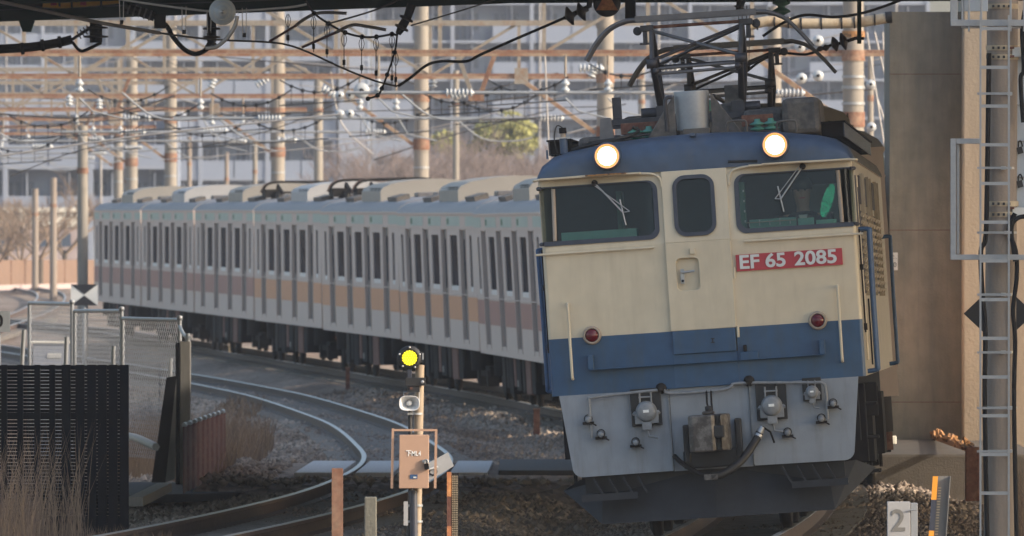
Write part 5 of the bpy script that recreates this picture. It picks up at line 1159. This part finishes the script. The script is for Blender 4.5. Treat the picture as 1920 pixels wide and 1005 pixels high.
for (a_, c2) in (((737,803),(735,915)),((818,804),(816,915))): b.add([(sx(p_[0])+q*.0095,DS-.10+w_,sz_(p_[1])) for p_ in (a_,c2) for q in (-1,1) for w_ in (-.0095,.0095)],[(0,1,3,2),(4,6,7,5),(0,4,5,1),(2,3,7,6),(0,2,6,4),(1,5,7,3)],M['tan'])
b.bx(sx(737)-.009,sx(818)+.009,DS-.11,DS-.09,sz_(808),sz_(804),M['tan']); b.build('guard_frame', sp_)
# tilted white plate behind the cabinet
tp = thing('number_board', 'tilted white plate with black ring mark sticking out behind the tan cabinet', 'sign'); b = MB(); d_ = 93.5
q = [P(803,868,d_),P(840,848,d_),P(851,874,d_),P(804,902,d_)]; b.add(q+[p_+V((0,.01,0)) for p_ in q],[(0,1,2,3),(7,6,5,4),(0,4,5,1),(1,5,6,2),(2,6,7,3),(3,7,4,0)],M['marker']); b.tube([P(820,876,d_)+V((0,.02,0)),V((sx(782),DS+.06,sz_(885)))],.010,M['galv'],8); b.build('plate', tp)
b = MB(); b.lathe([(.022,0),(.022,-.004),(.034,-.004),(.034,0)],P(812,884,d_)+V((0,-.002,0)),(0,1,0),M['ink'],24); b.build('ring_mark', tp)
# ---------------------------------------------------------------- foreground posts
def lpost(px0, px1, py, d, mt, label, name='steel_post', kind='angle', lean=0.0, depth=.07):
    x0 = (px0-960)*d/FP; x1 = (px1-960)*d/FP; z = HC-(py-HZ)*d/FP; g_ = gz((x0+x1)/2, d)-.1
    t = thing(name, label, 'post', (x0, d, g_)); w = x1-x0; h = z-g_
    sh = lambda x,y,zz: (x+lean*zz/h, y, zz)
    def bxx(b,a0,a1,y0,y1,z0,z1,m_): b.add([sh(x,y,zz) for x in (a0,a1) for y in (y0,y1) for zz in (z0,z1)], [(0,1,3,2),(4,6,7,5),(0,4,5,1),(2,3,7,6),(0,2,6,4),(1,5,7,3)], m_)
    return t, w, h, bxx
t, w, h, bxx = lpost(622, 643, 878, 91, None, 'rusty brown steel channel post left of the grey post', lean=0)
b = MB(); bxx(b,0,w,0,.006,0,h,M['rust']); bxx(b,0,.006,.0065,.07,0,h,M['rust']); bxx(b,w-.006,w,.0065,.06,0,h-.01,M['rust']); b.build('channel', t)
t, w, h, bxx = lpost(683, 706, 932, 91, None, 'short square weathered grey post between rusty post and signal', name='short_post')
b = MB(); bxx(b,0,w,0,.09,0,h,M['postg']); b.build('timber', t, .008)
t, w, h, bxx = lpost(838, 860, 885, 93, None, 'orange tipped perforated steel post right of the tan cabinet', name='reflector_post')
b = MB(); bxx(b,0,.034,0,.006,h-.19,h,M['orangew']); bxx(b,0,.034,0,.005,h-.42,h-.19,M['rustd']); bxx(b,0,.034,0,.006,0,h-.42,M['orangew']); b.build('painted_flange', t)
b = MB(); bxx(b,.036,w,.02,.026,0,h-.01,M['dark2'])
k = 0
while k*.014 < h-.05:
    for q in range(3): bxx(b,.040+q*.016,.051+q*.016,.012,.0199,h-.03-k*.014-.007,h-.03-k*.014,M['sleeve'])
    k += 1
b.build('perforated_web', t)
t, w, h, bxx = lpost(1733, 1755, 893, 97, None, 'orange and black striped channel post right of the numbered marker', name='reflector_post', lean=.07)
b = MB()
seg = [(0,.19,'orange'),(.19,.44,'gasket'),(.44,.68,'orange')]
for a_, c2, m_ in seg: bxx(b,0,.042,0,.006,max(0,h-c2),h-a_,M[m_])
b.build('painted_flange', t)
b = MB(); bxx(b,.043,.145,.03,.036,0,h,M['slab']); bxx(b,.138,.145,-.02,.0295,0,h,M['slab'])
for k in range(40): bxx(b,.05,.075,.024,.0295,h-.1-k*.022,h-.09-k*.022,M['sleeve'])
b.build('perforated_web', t)
mk = thing('distance_marker', 'pale concrete marker stone with black numeral 2 at the bottom right', 'marker'); d_ = 98
x0, x1 = (1664-960)*d_/FP, (1707-960)*d_/FP; zt_ = P(0,941,d_).z; g_ = gz(x0,d_)-.1
b = MB(); b.bx(x0,x1,d_,d_+.12,g_,zt_,M['marker']); b.bx(x1+.006,x1+.06,d_+.03,d_+.12,g_,zt_-.01,M['galv']); b.tube([(x1-.02,d_-.01,zt_-.07),(x1+.05,d_-.01,zt_-.065)],.006,M['galv'],6); b.build('slab', mk, .006)
text_mesh('2', .25, M['slab'], facing((x0+x1)/2-.005, d_-.003, zt_-.16), 'lettering', mk, .002, .003)
b = MB(); b.box(((x0+x1)/2+.045,d_-.004,zt_-.17),(.04,.006,.06),M['rustpale'],(0,.4,0)); b.build('rust_stain', mk) if False else None
# small trackside stakes
for (x, yt, yb_, w_, ph) in ((434,642,668,10,'pale stake by the main line under the far cars'),(652,690,722,8,'brown stake by the main line left of the signal lamp'),(1006,768,800,12,'brown stake by the rail just left of the locomotive'),(580,600,0,0,'')):
    if not w_: continue
    d_ = FP*(HC-.0-(zr(220)-.15 if x<700 else zr(205)-.15))/(yb_-HZ)
    X_ = (x-960)*d_/FP; ww = w_*d_/FP/2; g_ = gz(X_,d_)-.1; zt_ = P(x,yt,d_).z
    b = MB(); b.bx(X_-ww,X_+ww,d_-.04,d_+.04,g_,zt_,M['rustd'] if x>600 else M['sleeve']); b.bx(X_-ww-.01,X_+ww+.01,d_-.05,d_+.05,zt_,zt_+.02,M['rust']); tag(b.build('stake', bevel=.005), ph, 'stake', 'trackside stakes')
# ---------------------------------------------------------------- crossing boards
def quadslab(pts, z, th, mt, name, label, cat, group=None):
    v = [V((x,y,z(x,y) if callable(z) else z)) for x,y in pts]; n_ = len(v); b = MB()
    b.add(v+[p_-V((0,0,th)) for p_ in v],[tuple(range(n_)),tuple(range(2*n_-1,n_-1,-1))]+[(i,(i+1)%n_,n_+(i+1)%n_,n_+i) for i in range(n_)],mt)
    return tag(b.build(name, bevel=.01), label, cat, group)
zc = lambda x,y: zr(y)+.004
for (a_, c2, ph) in ((-1.22,-.66,'outside the left rail of the curved track'),(-.48,.0-.02,'between the rails, left half'),(.02,.48,'between the rails, right half'),(.66,1.12,'outside the right rail of the curved track')):
    quadslab([(Xs(145)+a_,145),(Xs(145)+c2,145),(Xs(155.5)+c2,155.5),(Xs(155.5)+a_,155.5)], zc, .06, M['board'], 'crossing_board', 'grey level crossing board '+ph, 'board', 'crossing boards')
quadslab([(Xs(150)+1.2,145),(Xm(150)-1.0,145),(Xm(152)-1.0,155),(Xs(152)+1.2,155)], lambda x,y: zr(y)+.03, .15, M['asph'], 'crossing_path', None, None)['kind'] = 'structure'
quadslab([(Xs(140)-4.2,136),(Xs(140)-1.3,142),(Xs(146)-1.3,147),(Xs(146)-3.2,149),(Xs(150)-5.5,146)], lambda x,y: zr(y)-.17, .1, M['asph'], 'shade_slab', None, None)['kind'] = 'structure'  # dark slab stands for black shadow lying on the ground
# ---------------------------------------------------------------- fences, left
lf = thing('louvre_fence', 'black louvred fence panel with vertical posts at the left edge', 'fence'); DF = 115.0
fx = lambda px: (px-960)*DF/FP
zt_ = P(0,685,DF).z; zb_ = .42
b = MB(); b.bx(fx(-160),fx(237),DF-.03,DF+.03,zt_-.03,zt_,M['fence']); b.bx(fx(-160),fx(237),DF-.02,DF+.05,zb_,zb_+.25,M['fence']); b.bx(fx(-160),fx(237),DF-.02,DF+.04,1.6,1.66,M['fence']); b.build('fence_rail', lf)
for i, x in enumerate([-140,-112,-80,-50,-22,8,38,70,98,124,150,172,192,212,233]):
    b = MB(); w_ = (.028 if i < 9 else .042); b.bx(fx(x)-w_,fx(x)+w_,DF-.05,DF+.06,zb_-.3,zt_+.005,M['fence']); b.build('fence_post', lf)
b = MB(); k = 0
while zb_+.25+k*.034 < zt_-.03:
    b.box(((fx(-160)+fx(237))/2,DF+.01,zb_+.27+k*.034),(fx(237)-fx(-160),.004,.030),M['fence'],(R(18),0,0)); k += 1
tag(b.build('louvre_slats', lf))
# leaning board and grey slab column
b = MB(); d_ = 147; q = [P(284,905,d_),P(310,905,d_),P(331,705,d_),P(312,708,d_)]; b.add(q+[p_+V((0,.12,0)) for p_ in q],[(0,1,2,3),(7,6,5,4),(0,4,5,1),(1,5,6,2),(2,6,7,3),(3,7,4,0)],M['dark2']); b.build('stray') if False else None
lb = MB(); lb.add(q+[p_+V((0,.12,0)) for p_ in q],[(0,1,2,3),(7,6,5,4),(0,4,5,1),(1,5,6,2),(2,6,7,3),(3,7,4,0)],M['fence']); q2 = [p_+V((.055,.02,0)) for p_ in q]
lb.add([q[1]+V((.0,.001,0)),P(328,898,d_),P(331,706,d_),q[2]],[(0,1,2,3)],M['slab'])
tag(lb.build('leaning_board'), 'dark board leaning against the grey slab post', 'board')
b = MB(); q0 = P(329,640,d_); q1 = P(357,905,d_); b.bx(q0.x,q0.x+.05,d_,d_+.3,.1,q0.z-.02,M['fence']); b.bx(q0.x+.051,q1.x,d_+.02,d_+.3,.1,q0.z,M['slab']); b.tube([P(352,625,d_+.1),P(354,800,d_+.1)],.03,M['galv'],8); tag(b.build('slab_post', bevel=.01), 'grey slab post with steel tube at the end of the chain link fence', 'post')
# chain link
cf = thing('chain_link_fence', 'galvanised chain link fence in three stepped panels above the black fence', 'fence')
secs = [((337,600),(230,597),149,152,.85),((228,583),(140,583),153,156,.95),((135,570),(55,568),157,160,.95)]
for (r0, l0, da, db, hh) in secs:
    A = P(r0[0],r0[1],da); B = P(l0[0],l0[1],db); b = MB(); hb = 1.75
    b.tube([A,B],.024,M['galv'],8); b.tube([A,A-V((0,0,hb))],.026,M['galv'],8); b.tube([B,B-V((0,0,hb))],.026,M['galv'],8); b.lathe([(0,0),(.035,0),(.035,.05),(0,.06)],A,(0,0,1),M['galv'],10)
    b.build('frame', cf)
    b = MB(); L_ = (B-A).length; st = .105; n_ = int((L_+hb)/st)
    for s in (-1, 1):
        for i in range(n_):
            # diagonal wires clipped to the panel
            u0 = i*st; p0 = (u0, 0); 
            if u0 <= L_: a_ = (u0, 0.0)
            else: a_ = (L_, u0-L_)
            if u0 <= hb: c2 = (0.0, u0)
            else: c2 = (u0-hb, hb)
            if s > 0: a_ = (L_-a_[0], a_[1]); c2 = (L_-c2[0], c2[1])
            pa = A.lerp(B, a_[0]/L_)-V((0,0,a_[1])); pb = A.lerp(B, c2[0]/L_)-V((0,0,c2[1]))
            if (pa-pb).length > .02: b.tube([pa,pb],.0038,M['fencem'],3,cap=False)
    b.build('wire_mesh', cf, recalc=False)
b = MB(); b.tube(smooth_pts([P(337,612,149),P(345,628,147.5),P(356,634,147)],3),.024,M['galv'],8); b.build('corner_brace', cf)
for (x,y0,y1,dx,ph) in ((45,618,690,-8,'leftmost'),(125,632,700,-4,'second from the left'),(213,648,700,-3,'above the black fence top'),(320,672,760,-4,'beside the leaning board')):
    b = MB(); b.tube([P(x,y0,150),P(x+dx,y1+60,150)],.028,M['galv'],8); tag(b.build('brace_post'), 'short slanting galvanised brace post, '+ph, 'post', 'brace posts')
# cabinet behind chain link
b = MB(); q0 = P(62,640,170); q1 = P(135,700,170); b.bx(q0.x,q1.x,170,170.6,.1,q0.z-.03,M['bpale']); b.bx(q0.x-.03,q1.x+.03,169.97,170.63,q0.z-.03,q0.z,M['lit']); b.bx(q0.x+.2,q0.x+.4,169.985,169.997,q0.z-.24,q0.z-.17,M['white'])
tag(b.build('trackside_cabinet', bevel=.01), 'pale low trackside cabinet behind the chain link fence', 'cabinet')
# sheet piles
b = MB(); A = P(343,800,140); B = P(423,772,155); n_ = 9
sp2 = thing('sheet_pile_wall', 'rusty corrugated steel sheet pile wall right of the grey slab post', 'wall')
pts = []
for i in range(n_*8+1):
    t_ = i/(n_*8); p_ = A.lerp(B, t_); off = .055*max(-1,min(1,1.6*sin(2*pi*n_*t_))); pts.append(V((p_.x+t_*0, p_.y, p_.z))+V((off*.2, -off*3, 0)))
b.loft([[p_-V((0,0,1.3)) for p_ in pts], pts], M['rustd'], False); b.loft([pts,[p_+V((.02,.06,0)) for p_ in pts]], M['wirelt'], False)
b.build('corrugated_sheet', sp2, recalc=False)
b = MB()
for i in range(n_): 
    p_ = A.lerp(B,(i+.25)/n_); b.tube([p_+V((.0,-.2,.015)),p_+V((.0,.5,.015))],.028,M['galv'],8); b.lathe([(0,-.02),(.012,-.02),(.012,0)],p_+V((0,-.2,-.42)),(0,1,0),M['galv'],8)
b.build('cap', sp2)
# kerbs behind fence
b = MB(); b.tube(smooth_pts([P(200,815,150),P(240,818,150),P(262,824,148),P(292,838,144)],5),.05,M['board'],6); tag(b.build('pipe'), 'pale curved pipe lying between black fence and leaning board', 'pipe')
b = MB(); q = [P(240,932,127),P(268,932,127),P(322,905,135),P(296,905,135)]; b.add([p_ for p_ in q]+[p_-V((0,0,.1)) for p_ in q],[(0,1,2,3),(7,6,5,4),(0,4,5,1),(1,5,6,2),(2,6,7,3),(3,7,4,0)],M['slab']); tag(b.build('concrete_step'), 'pale concrete step slab at the corner of the black fence', 'slab')
# left edge zero sign
zs = thing('distance_marker', 'grey plate with large black zero cut by the left edge', 'sign'); q = P(-2,603,150)
b = MB(); b.box(q,(.28,.015,.26),M['rooflt']); b.tube([q+V((0,.03,0)),V((q.x,150.03,.1))],.02,M['galv'],8); b.build('plate', zs); text_mesh('0', .22, M['ink'], facing(q.x+.0,q.y-.011,q.z), 'lettering', zs, .002, .004)
# white/black diamond marker
dm = thing('diamond_marker', 'square white board with two black triangles meeting at its middle', 'sign'); q = P(158,553,250); w_ = .28
b = MB(); b.box(q,(2*w_,.02,.44),M['white']); b.tube([q+V((0,.04,.2)),V((q.x,250.04,-.3))],.04,M['galv'],8); b.build('board', dm)
b = MB(); hh = .22
for s in (1,-1): b.add([(q.x-w_,q.y-.013,q.z+s*hh),(q.x+w_,q.y-.013,q.z+s*hh),(q.x,q.y-.013,q.z+s*.01),(q.x-w_,q.y-.018,q.z+s*hh),(q.x+w_,q.y-.018,q.z+s*hh),(q.x,q.y-.018,q.z+s*.01)],[(0,1,2),(3,5,4),(0,3,4,1),(1,4,5,2),(2,5,3,0)],M['ink'])
b.build('triangle', dm)
# ---------------------------------------------------------------- background: noise barrier, buildings, trees
nb = thing('noise_barrier', 'long brown noise barrier behind the far curved track', 'wall'); b = MB()
pts = [P(-60,488,560),P(145,487,600),P(300,487,640)]; 
for i in range(2): 
    A, B = pts[i], pts[i+1]; 
    b.add([A,B,B-V((0,0,1.35)),A-V((0,0,1.35)),A+V((0,.3,0)),B+V((0,.3,0)),B+V((0,.3,-1.35)),A+V((0,.3,-1.35))],[(0,1,2,3),(5,4,7,6),(0,4,5,1),(3,2,6,7)],M['nwall'])
b.build('panel', nb)
b = MB(); A, B = pts[0], pts[1]
for i in range(9): p_ = A.lerp(B,i/8); b.bx(p_.x-.04,p_.x+.04,p_.y-.08,p_.y-.02,p_.z-1.35,p_.z+.05,M['rust'])
b.build('stiffener', nb)
def kerb(px0,py0,px1,py1,d0,d1,hh,mt,nm,lb):
    A=P(px0,py0,d0);B=P(px1,py1,d1);b=MB();b.add([A,B,B-V((0,0,hh)),A-V((0,0,hh)),A+V((0,.4,0)),B+V((0,.4,0)),B+V((0,.4,-hh)),A+V((0,.4,-hh))],[(0,1,2,3),(5,4,7,6),(0,4,5,1),(3,2,6,7)],mt);tag(b.build(nm),lb,nm.replace('_',' '))
kerb(-60,536,150,531,540,585,.25,M['pinkb'],'low_kerb','pale low kerb running below the brown noise barrier')
winm = {}
def block(px0, px1, d, ytop, floors, floor_h, depth, label, bays, seed, zbase=0.0, dark=.5, accent=None):
    rq = random.Random(seed); x0 = (px0-960)*d/FP; x1 = (px1-960)*d/FP; zt = HC-(ytop-HZ)*d/FP
    t = thing('apartment_building', label, 'building', (x0, d, 0), group='apartment blocks'); Wd = x1-x0
    b = MB(); b.bx(0,Wd,1.4,depth,zbase,zt,M['bwall']); b.build('wall', t)
    b = MB(); b.bx(-.3,Wd+.3,1.0,depth+.3,zt,zt+.4,M['bpale']); b.build('roof', t)
    bw = Wd/bays; cnt = 0; me_w = None
    kindb = [rq.random() for _ in range(bays)]
    for f in range(floors):
        z = zt-(f+1)*floor_h
        if z < zbase-.1: break
        b = MB(); b.bx(0,Wd,0,1.4,z-.18,z,M['bpale'])
        for k in range(bays):
            if kindb[k] < .72: b.bx(k*bw+.05,(k+1)*bw-.05,0,.12,z,z+1.25,M['balc'])
        b.build('balcony', t)
        for k in range(bays):
            if cnt >= 98: break
            if me_w is None:
                w_ = MB(); [w_.bx(bw*(.05+.16*q_),bw*(.05+.16*q_+.12),1.36,1.395,.05 if q_ in (0,1,4) else .8,2.05,M['bwin'] if q_ in (0,1,3) else M['bwin2']) for q_ in range(6) if q_ != 2]; w_.bx(bw*.49,bw*.505,.05,1.35,0,2.6,M['bpale']); w_.bx(bw*.36,bw*.40,1.3,1.39,-.5,2.4,M['bpale']); o = w_.build('window', t); me_w = o.data
            else: o = bpy.data.objects.new('window', me_w); C.objects.link(o); o.parent = t
            o.location = (k*bw, 0, z); cnt += 1
    for k in range(bays+1):
        if k % 2 == 0: 
            b = MB(); b.bx(k*bw-.14,k*bw+.14,-.1,1.4,zbase,zt,M['bpale']); b.build('party_wall', t)
    for k in range(bays):
        if kindb[k] > .88: b = MB(); b.bx(k*bw+.3,(k+1)*bw-.3,-.4,1.3,zbase,zt+.5,M['bpale']); b.build('stair_tower', t)
    b = MB()
    for k in range(bays):
        if k % 3 == 1: b.tube([(k*bw+.6,-.05,zbase),(k*bw+.6,-.05,zt)],.07,M['wirelt'],6)
    b.build('drain_pipe', t)
block(700,1740,900,-210,9,2.86,12,'long pale blue apartment block behind the right half of the gantries',14,1)
block(250,690,860,-190,8,2.86,12,'pale apartment block behind the centre left gantries',7,4)
block(-80,560,1150,-30,6,3.0,14,'hazier apartment block at the far left',8,9)
block(-150,330,700,215,2,3.0,10,'low pale flat roofed building behind the tail of the train',6,12)
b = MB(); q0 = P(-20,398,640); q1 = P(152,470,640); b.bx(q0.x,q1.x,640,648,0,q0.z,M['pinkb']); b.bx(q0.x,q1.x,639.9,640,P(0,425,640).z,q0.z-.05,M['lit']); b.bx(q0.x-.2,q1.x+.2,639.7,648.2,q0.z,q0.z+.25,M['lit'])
hs = thing('house', 'small sunlit white building behind the bare bushes at left', 'building'); b.build('wall', hs)
b = MB()
for k in range(4): b.box((q0.x+.8+k*1.1,639.85,P(0,450,640).z),(.5,.05,.7),M['bwin'])
b.build('window', hs)
def foliage(b, c, rad, n, mt, size, flat=1.0, rs=None, mt2=None):
    rs = rs or random.Random(1)
    cl = [(V((rs.gauss(0,.45),rs.gauss(0,.45),rs.gauss(0,.38)))) for _ in range(max(6,n//120))]
    vs = []; fs = []; A = {mt:[], mt2:[]} 
    for i in range(n):
        k = rs.choice(cl); p = k+V((rs.gauss(0,.16),rs.gauss(0,.16),rs.gauss(0,.14)))
        if p.length > 1.05: p *= 1.0/p.length
        p = V((c[0]+p.x*rad[0], c[1]+p.y*rad[1], c[2]+p.z*rad[2])); s = size*rs.uniform(.5,1.3)
        a = V((rs.uniform(-1,1),rs.uniform(-1,1),rs.uniform(-1,1))).normalized()*s; e = a.orthogonal().normalized()*s*.7
        b.add([p-a,p+e,p+a,p-e],[(0,1,2,3)],(mt2 if (mt2 and rs.random()<.4) else mt))
def bare(b, p, dirv, ln, r, lev, rs, mt):
    e = p+dirv*ln; m_ = (p+e)/2+V((rs.uniform(-1,1),rs.uniform(-1,1),0))*ln*.06
    b.tube([p,m_,e],[r,r*.8,r*.6],mt,4 if lev<2 else 5,cap=False)
    if lev <= 0: return
    for k in range(rs.choice((3,4))):
        nd = (dirv+V((rs.uniform(-.8,.8),rs.uniform(-.6,.6),rs.uniform(-.15,.6)))).normalized(); t_ = rs.uniform(.45,1)
        bare(b, p.lerp(e,t_), nd, ln*rs.uniform(.55,.8), r*.6, lev-1, rs, mt)
def bare_tree(px, d, pyt, spread, label, seed, mt='twig', lev=5, n=3):
    rs = random.Random(seed); X = (px-960)*d/FP; zt = P(0,pyt,d).z; t = thing('bare_tree', label, 'tree', (X,d,0), group='leafless trees')
    H = zt
    b = MB(); b.tube([(0,0,-.2),(.05,0,H*.3)],[.16,.11],M['bark'],8); b.build('trunk', t)
    b = MB()
    for i in range(n):
        a = 2*pi*i/n+rs.random(); bare(b, V((0,0,H*.25)), V((cos(a)*spread,sin(a)*spread,1)).normalized(), H*.34, .085, lev, rs, M[mt])
    b.build('crown', t, recalc=False)
for (px,d,pyt,sp,sd_,ph) in ((720,520,250,1.0,1,'leftmost of the clump before the apartment block'),(770,500,238,1.1,2,'with the widest crown, left of the yellow green tree'),(830,490,238,1.0,3,'just left of the yellow green tree'),(890,480,258,1.0,4,'in front of the yellow green tree'),(950,470,275,1.0,5,'right of the yellow green tree, lowest'),(990,480,270,.9,6,'at the locomotive roof'),(800,470,262,1.3,7,'low and wide, second row, left of the yellow green tree'),(860,465,268,1.3,8,'low and wide, second row, under the yellow green tree'),(925,460,280,1.3,9,'low and wide, second row, beside the locomotive')):
    bare_tree(px,d,pyt,sp,'greyish bare tree '+ph,sd_,lev=5,n=4)
for (px,d,pyt,sp,sd_,ph) in ((10,600,345,1,11,'at the left edge over the noise barrier'),(40,590,385,1,12,'low, in front of the white building'),(75,580,350,1,13,'tall, in front of the white building'),(120,600,330,1,14,'by the concrete pole at the far left'),(-10,570,390,1.2,15,'cut by the left edge of the frame')):
    bare_tree(px,d,pyt,sp,'brown bare shrub like tree '+ph,sd_,'twig2',lev=4,n=4)
gt = thing('leafy_tree', 'yellow green leafy tree rising behind the bare trees', 'tree', (P(950,0,540).x,540,0)); b = MB(); b.tube([(0,0,0),(0,0,4)],[.25,.15],M['bark'],10); b.build('trunk', gt)
b = MB(); rs = random.Random(8); q = P(950,258,540); foliage(b,(0,0,q.z),(1.5,1.5,1.15),4200,M['leafy'],.10,rs=rs,mt2=M['leafd']); foliage(b,(-2.4,0,q.z-.3),(1.3,1.2,.75),1500,M['leafy'],.10,rs=rs,mt2=M['leafd']); b.build('crown', gt, recalc=False)
# ---------------------------------------------------------------- dry grass (uncountable)
def grass(name, label, pts, n, h0, h1, mt, seed, wid=.006, lean=.35, mt2=None, d2=None):
    rs = random.Random(seed); b = MB()
    for i in range(n):
        (xa,da),(xb_,db) = rs.choice(pts); u = rs.random(); X = xa+(xb_-xa)*rs.random(); d = da+(db-da)*u
        z = gz(X,d)-.02; h = rs.uniform(h0,h1)*(1 if rs.random() < .7 else .6); l = V((rs.uniform(-1,1),rs.uniform(-1,1),0))*lean*h
        w_ = wid*rs.uniform(.6,1.3); m_ = mt if not mt2 or rs.random() < .5 else mt2
        p0 = V((X,d,z)); p1 = p0+l*.35+V((0,0,h*.55)); p2 = p0+l+V((0,0,h))
        b.add([p0-V((w_,0,0)),p0+V((w_,0,0)),p1+V((w_*.7,0,0)),p1-V((w_*.7,0,0)),p2],[(0,1,2,3),(3,2,4)],m_)
    return tag(b.build(name, recalc=False), label, 'grass', kind='stuff')
fX = lambda px,d: (px-960)*d/FP
grass('dry_grass','tall reddish dry stems in front of the black fence',[((fX(-60,111),110),(fX(150,111),113.5)),((fX(-60,111),108),(fX(80,111),112))],900,.35,1.25,M['grassd'],1,.0035,.30,M['grass'])
grass('dry_grass','short dry grass along the foot of the black fence',[((fX(-60,108),106),(fX(330,112),113))],2500,.05,.22,M['grassd'],2,.004,.6,M['grass'])
grass('dry_grass','dry brown grass bank behind the sheet pile wall',[((fX(395,165),150),(fX(500,178),185)),((fX(360,170),158),(fX(440,178),190))],4200,.2,.75,M['grass'],3,.006,.35,M['grassd'])
grass('dry_grass','orange dry grass seen through the gap beside the leaning board',[((fX(225,170),164),(fX(330,170),185))],1500,.4,.85,M['grass'],4,.008,.3)
grass('dry_grass','dry twigs at the lower right corner beside the ladder pole',[((fX(1895,112),108),(fX(1960,116),118))],500,.3,.9,M['grassd'],5,.004,.5,M['grass'])
grass('dry_grass','low weeds beside the main line ballast',[((fX(380,215),200),(fX(470,215),235))],900,.1,.3,M['grass'],6,.01,.6,M['grassd'])
# ---------------------------------------------------------------- haze
HZD = 0.00018
if HZD:
    b = MB(); b.bx(-1600,1600,-80,1700,-3,45,M['dark']); hz = b.build('haze'); hz.data.materials.clear()
    m = bpy.data.materials.new('haze air'); m.use_nodes = True; nn = m.node_tree.nodes; nn.remove(nn['Principled BSDF'])
    pv = nn.new('ShaderNodeVolumePrincipled'); pv.inputs['Color'].default_value = (.86,.90,1,1); pv.inputs['Density'].default_value = HZD; pv.inputs['Anisotropy'].default_value = .2
    m.node_tree.links.new(pv.outputs[0], nn['Material Output'].inputs['Volume']); hz.data.materials.append(m); tag(hz, kind='stuff')
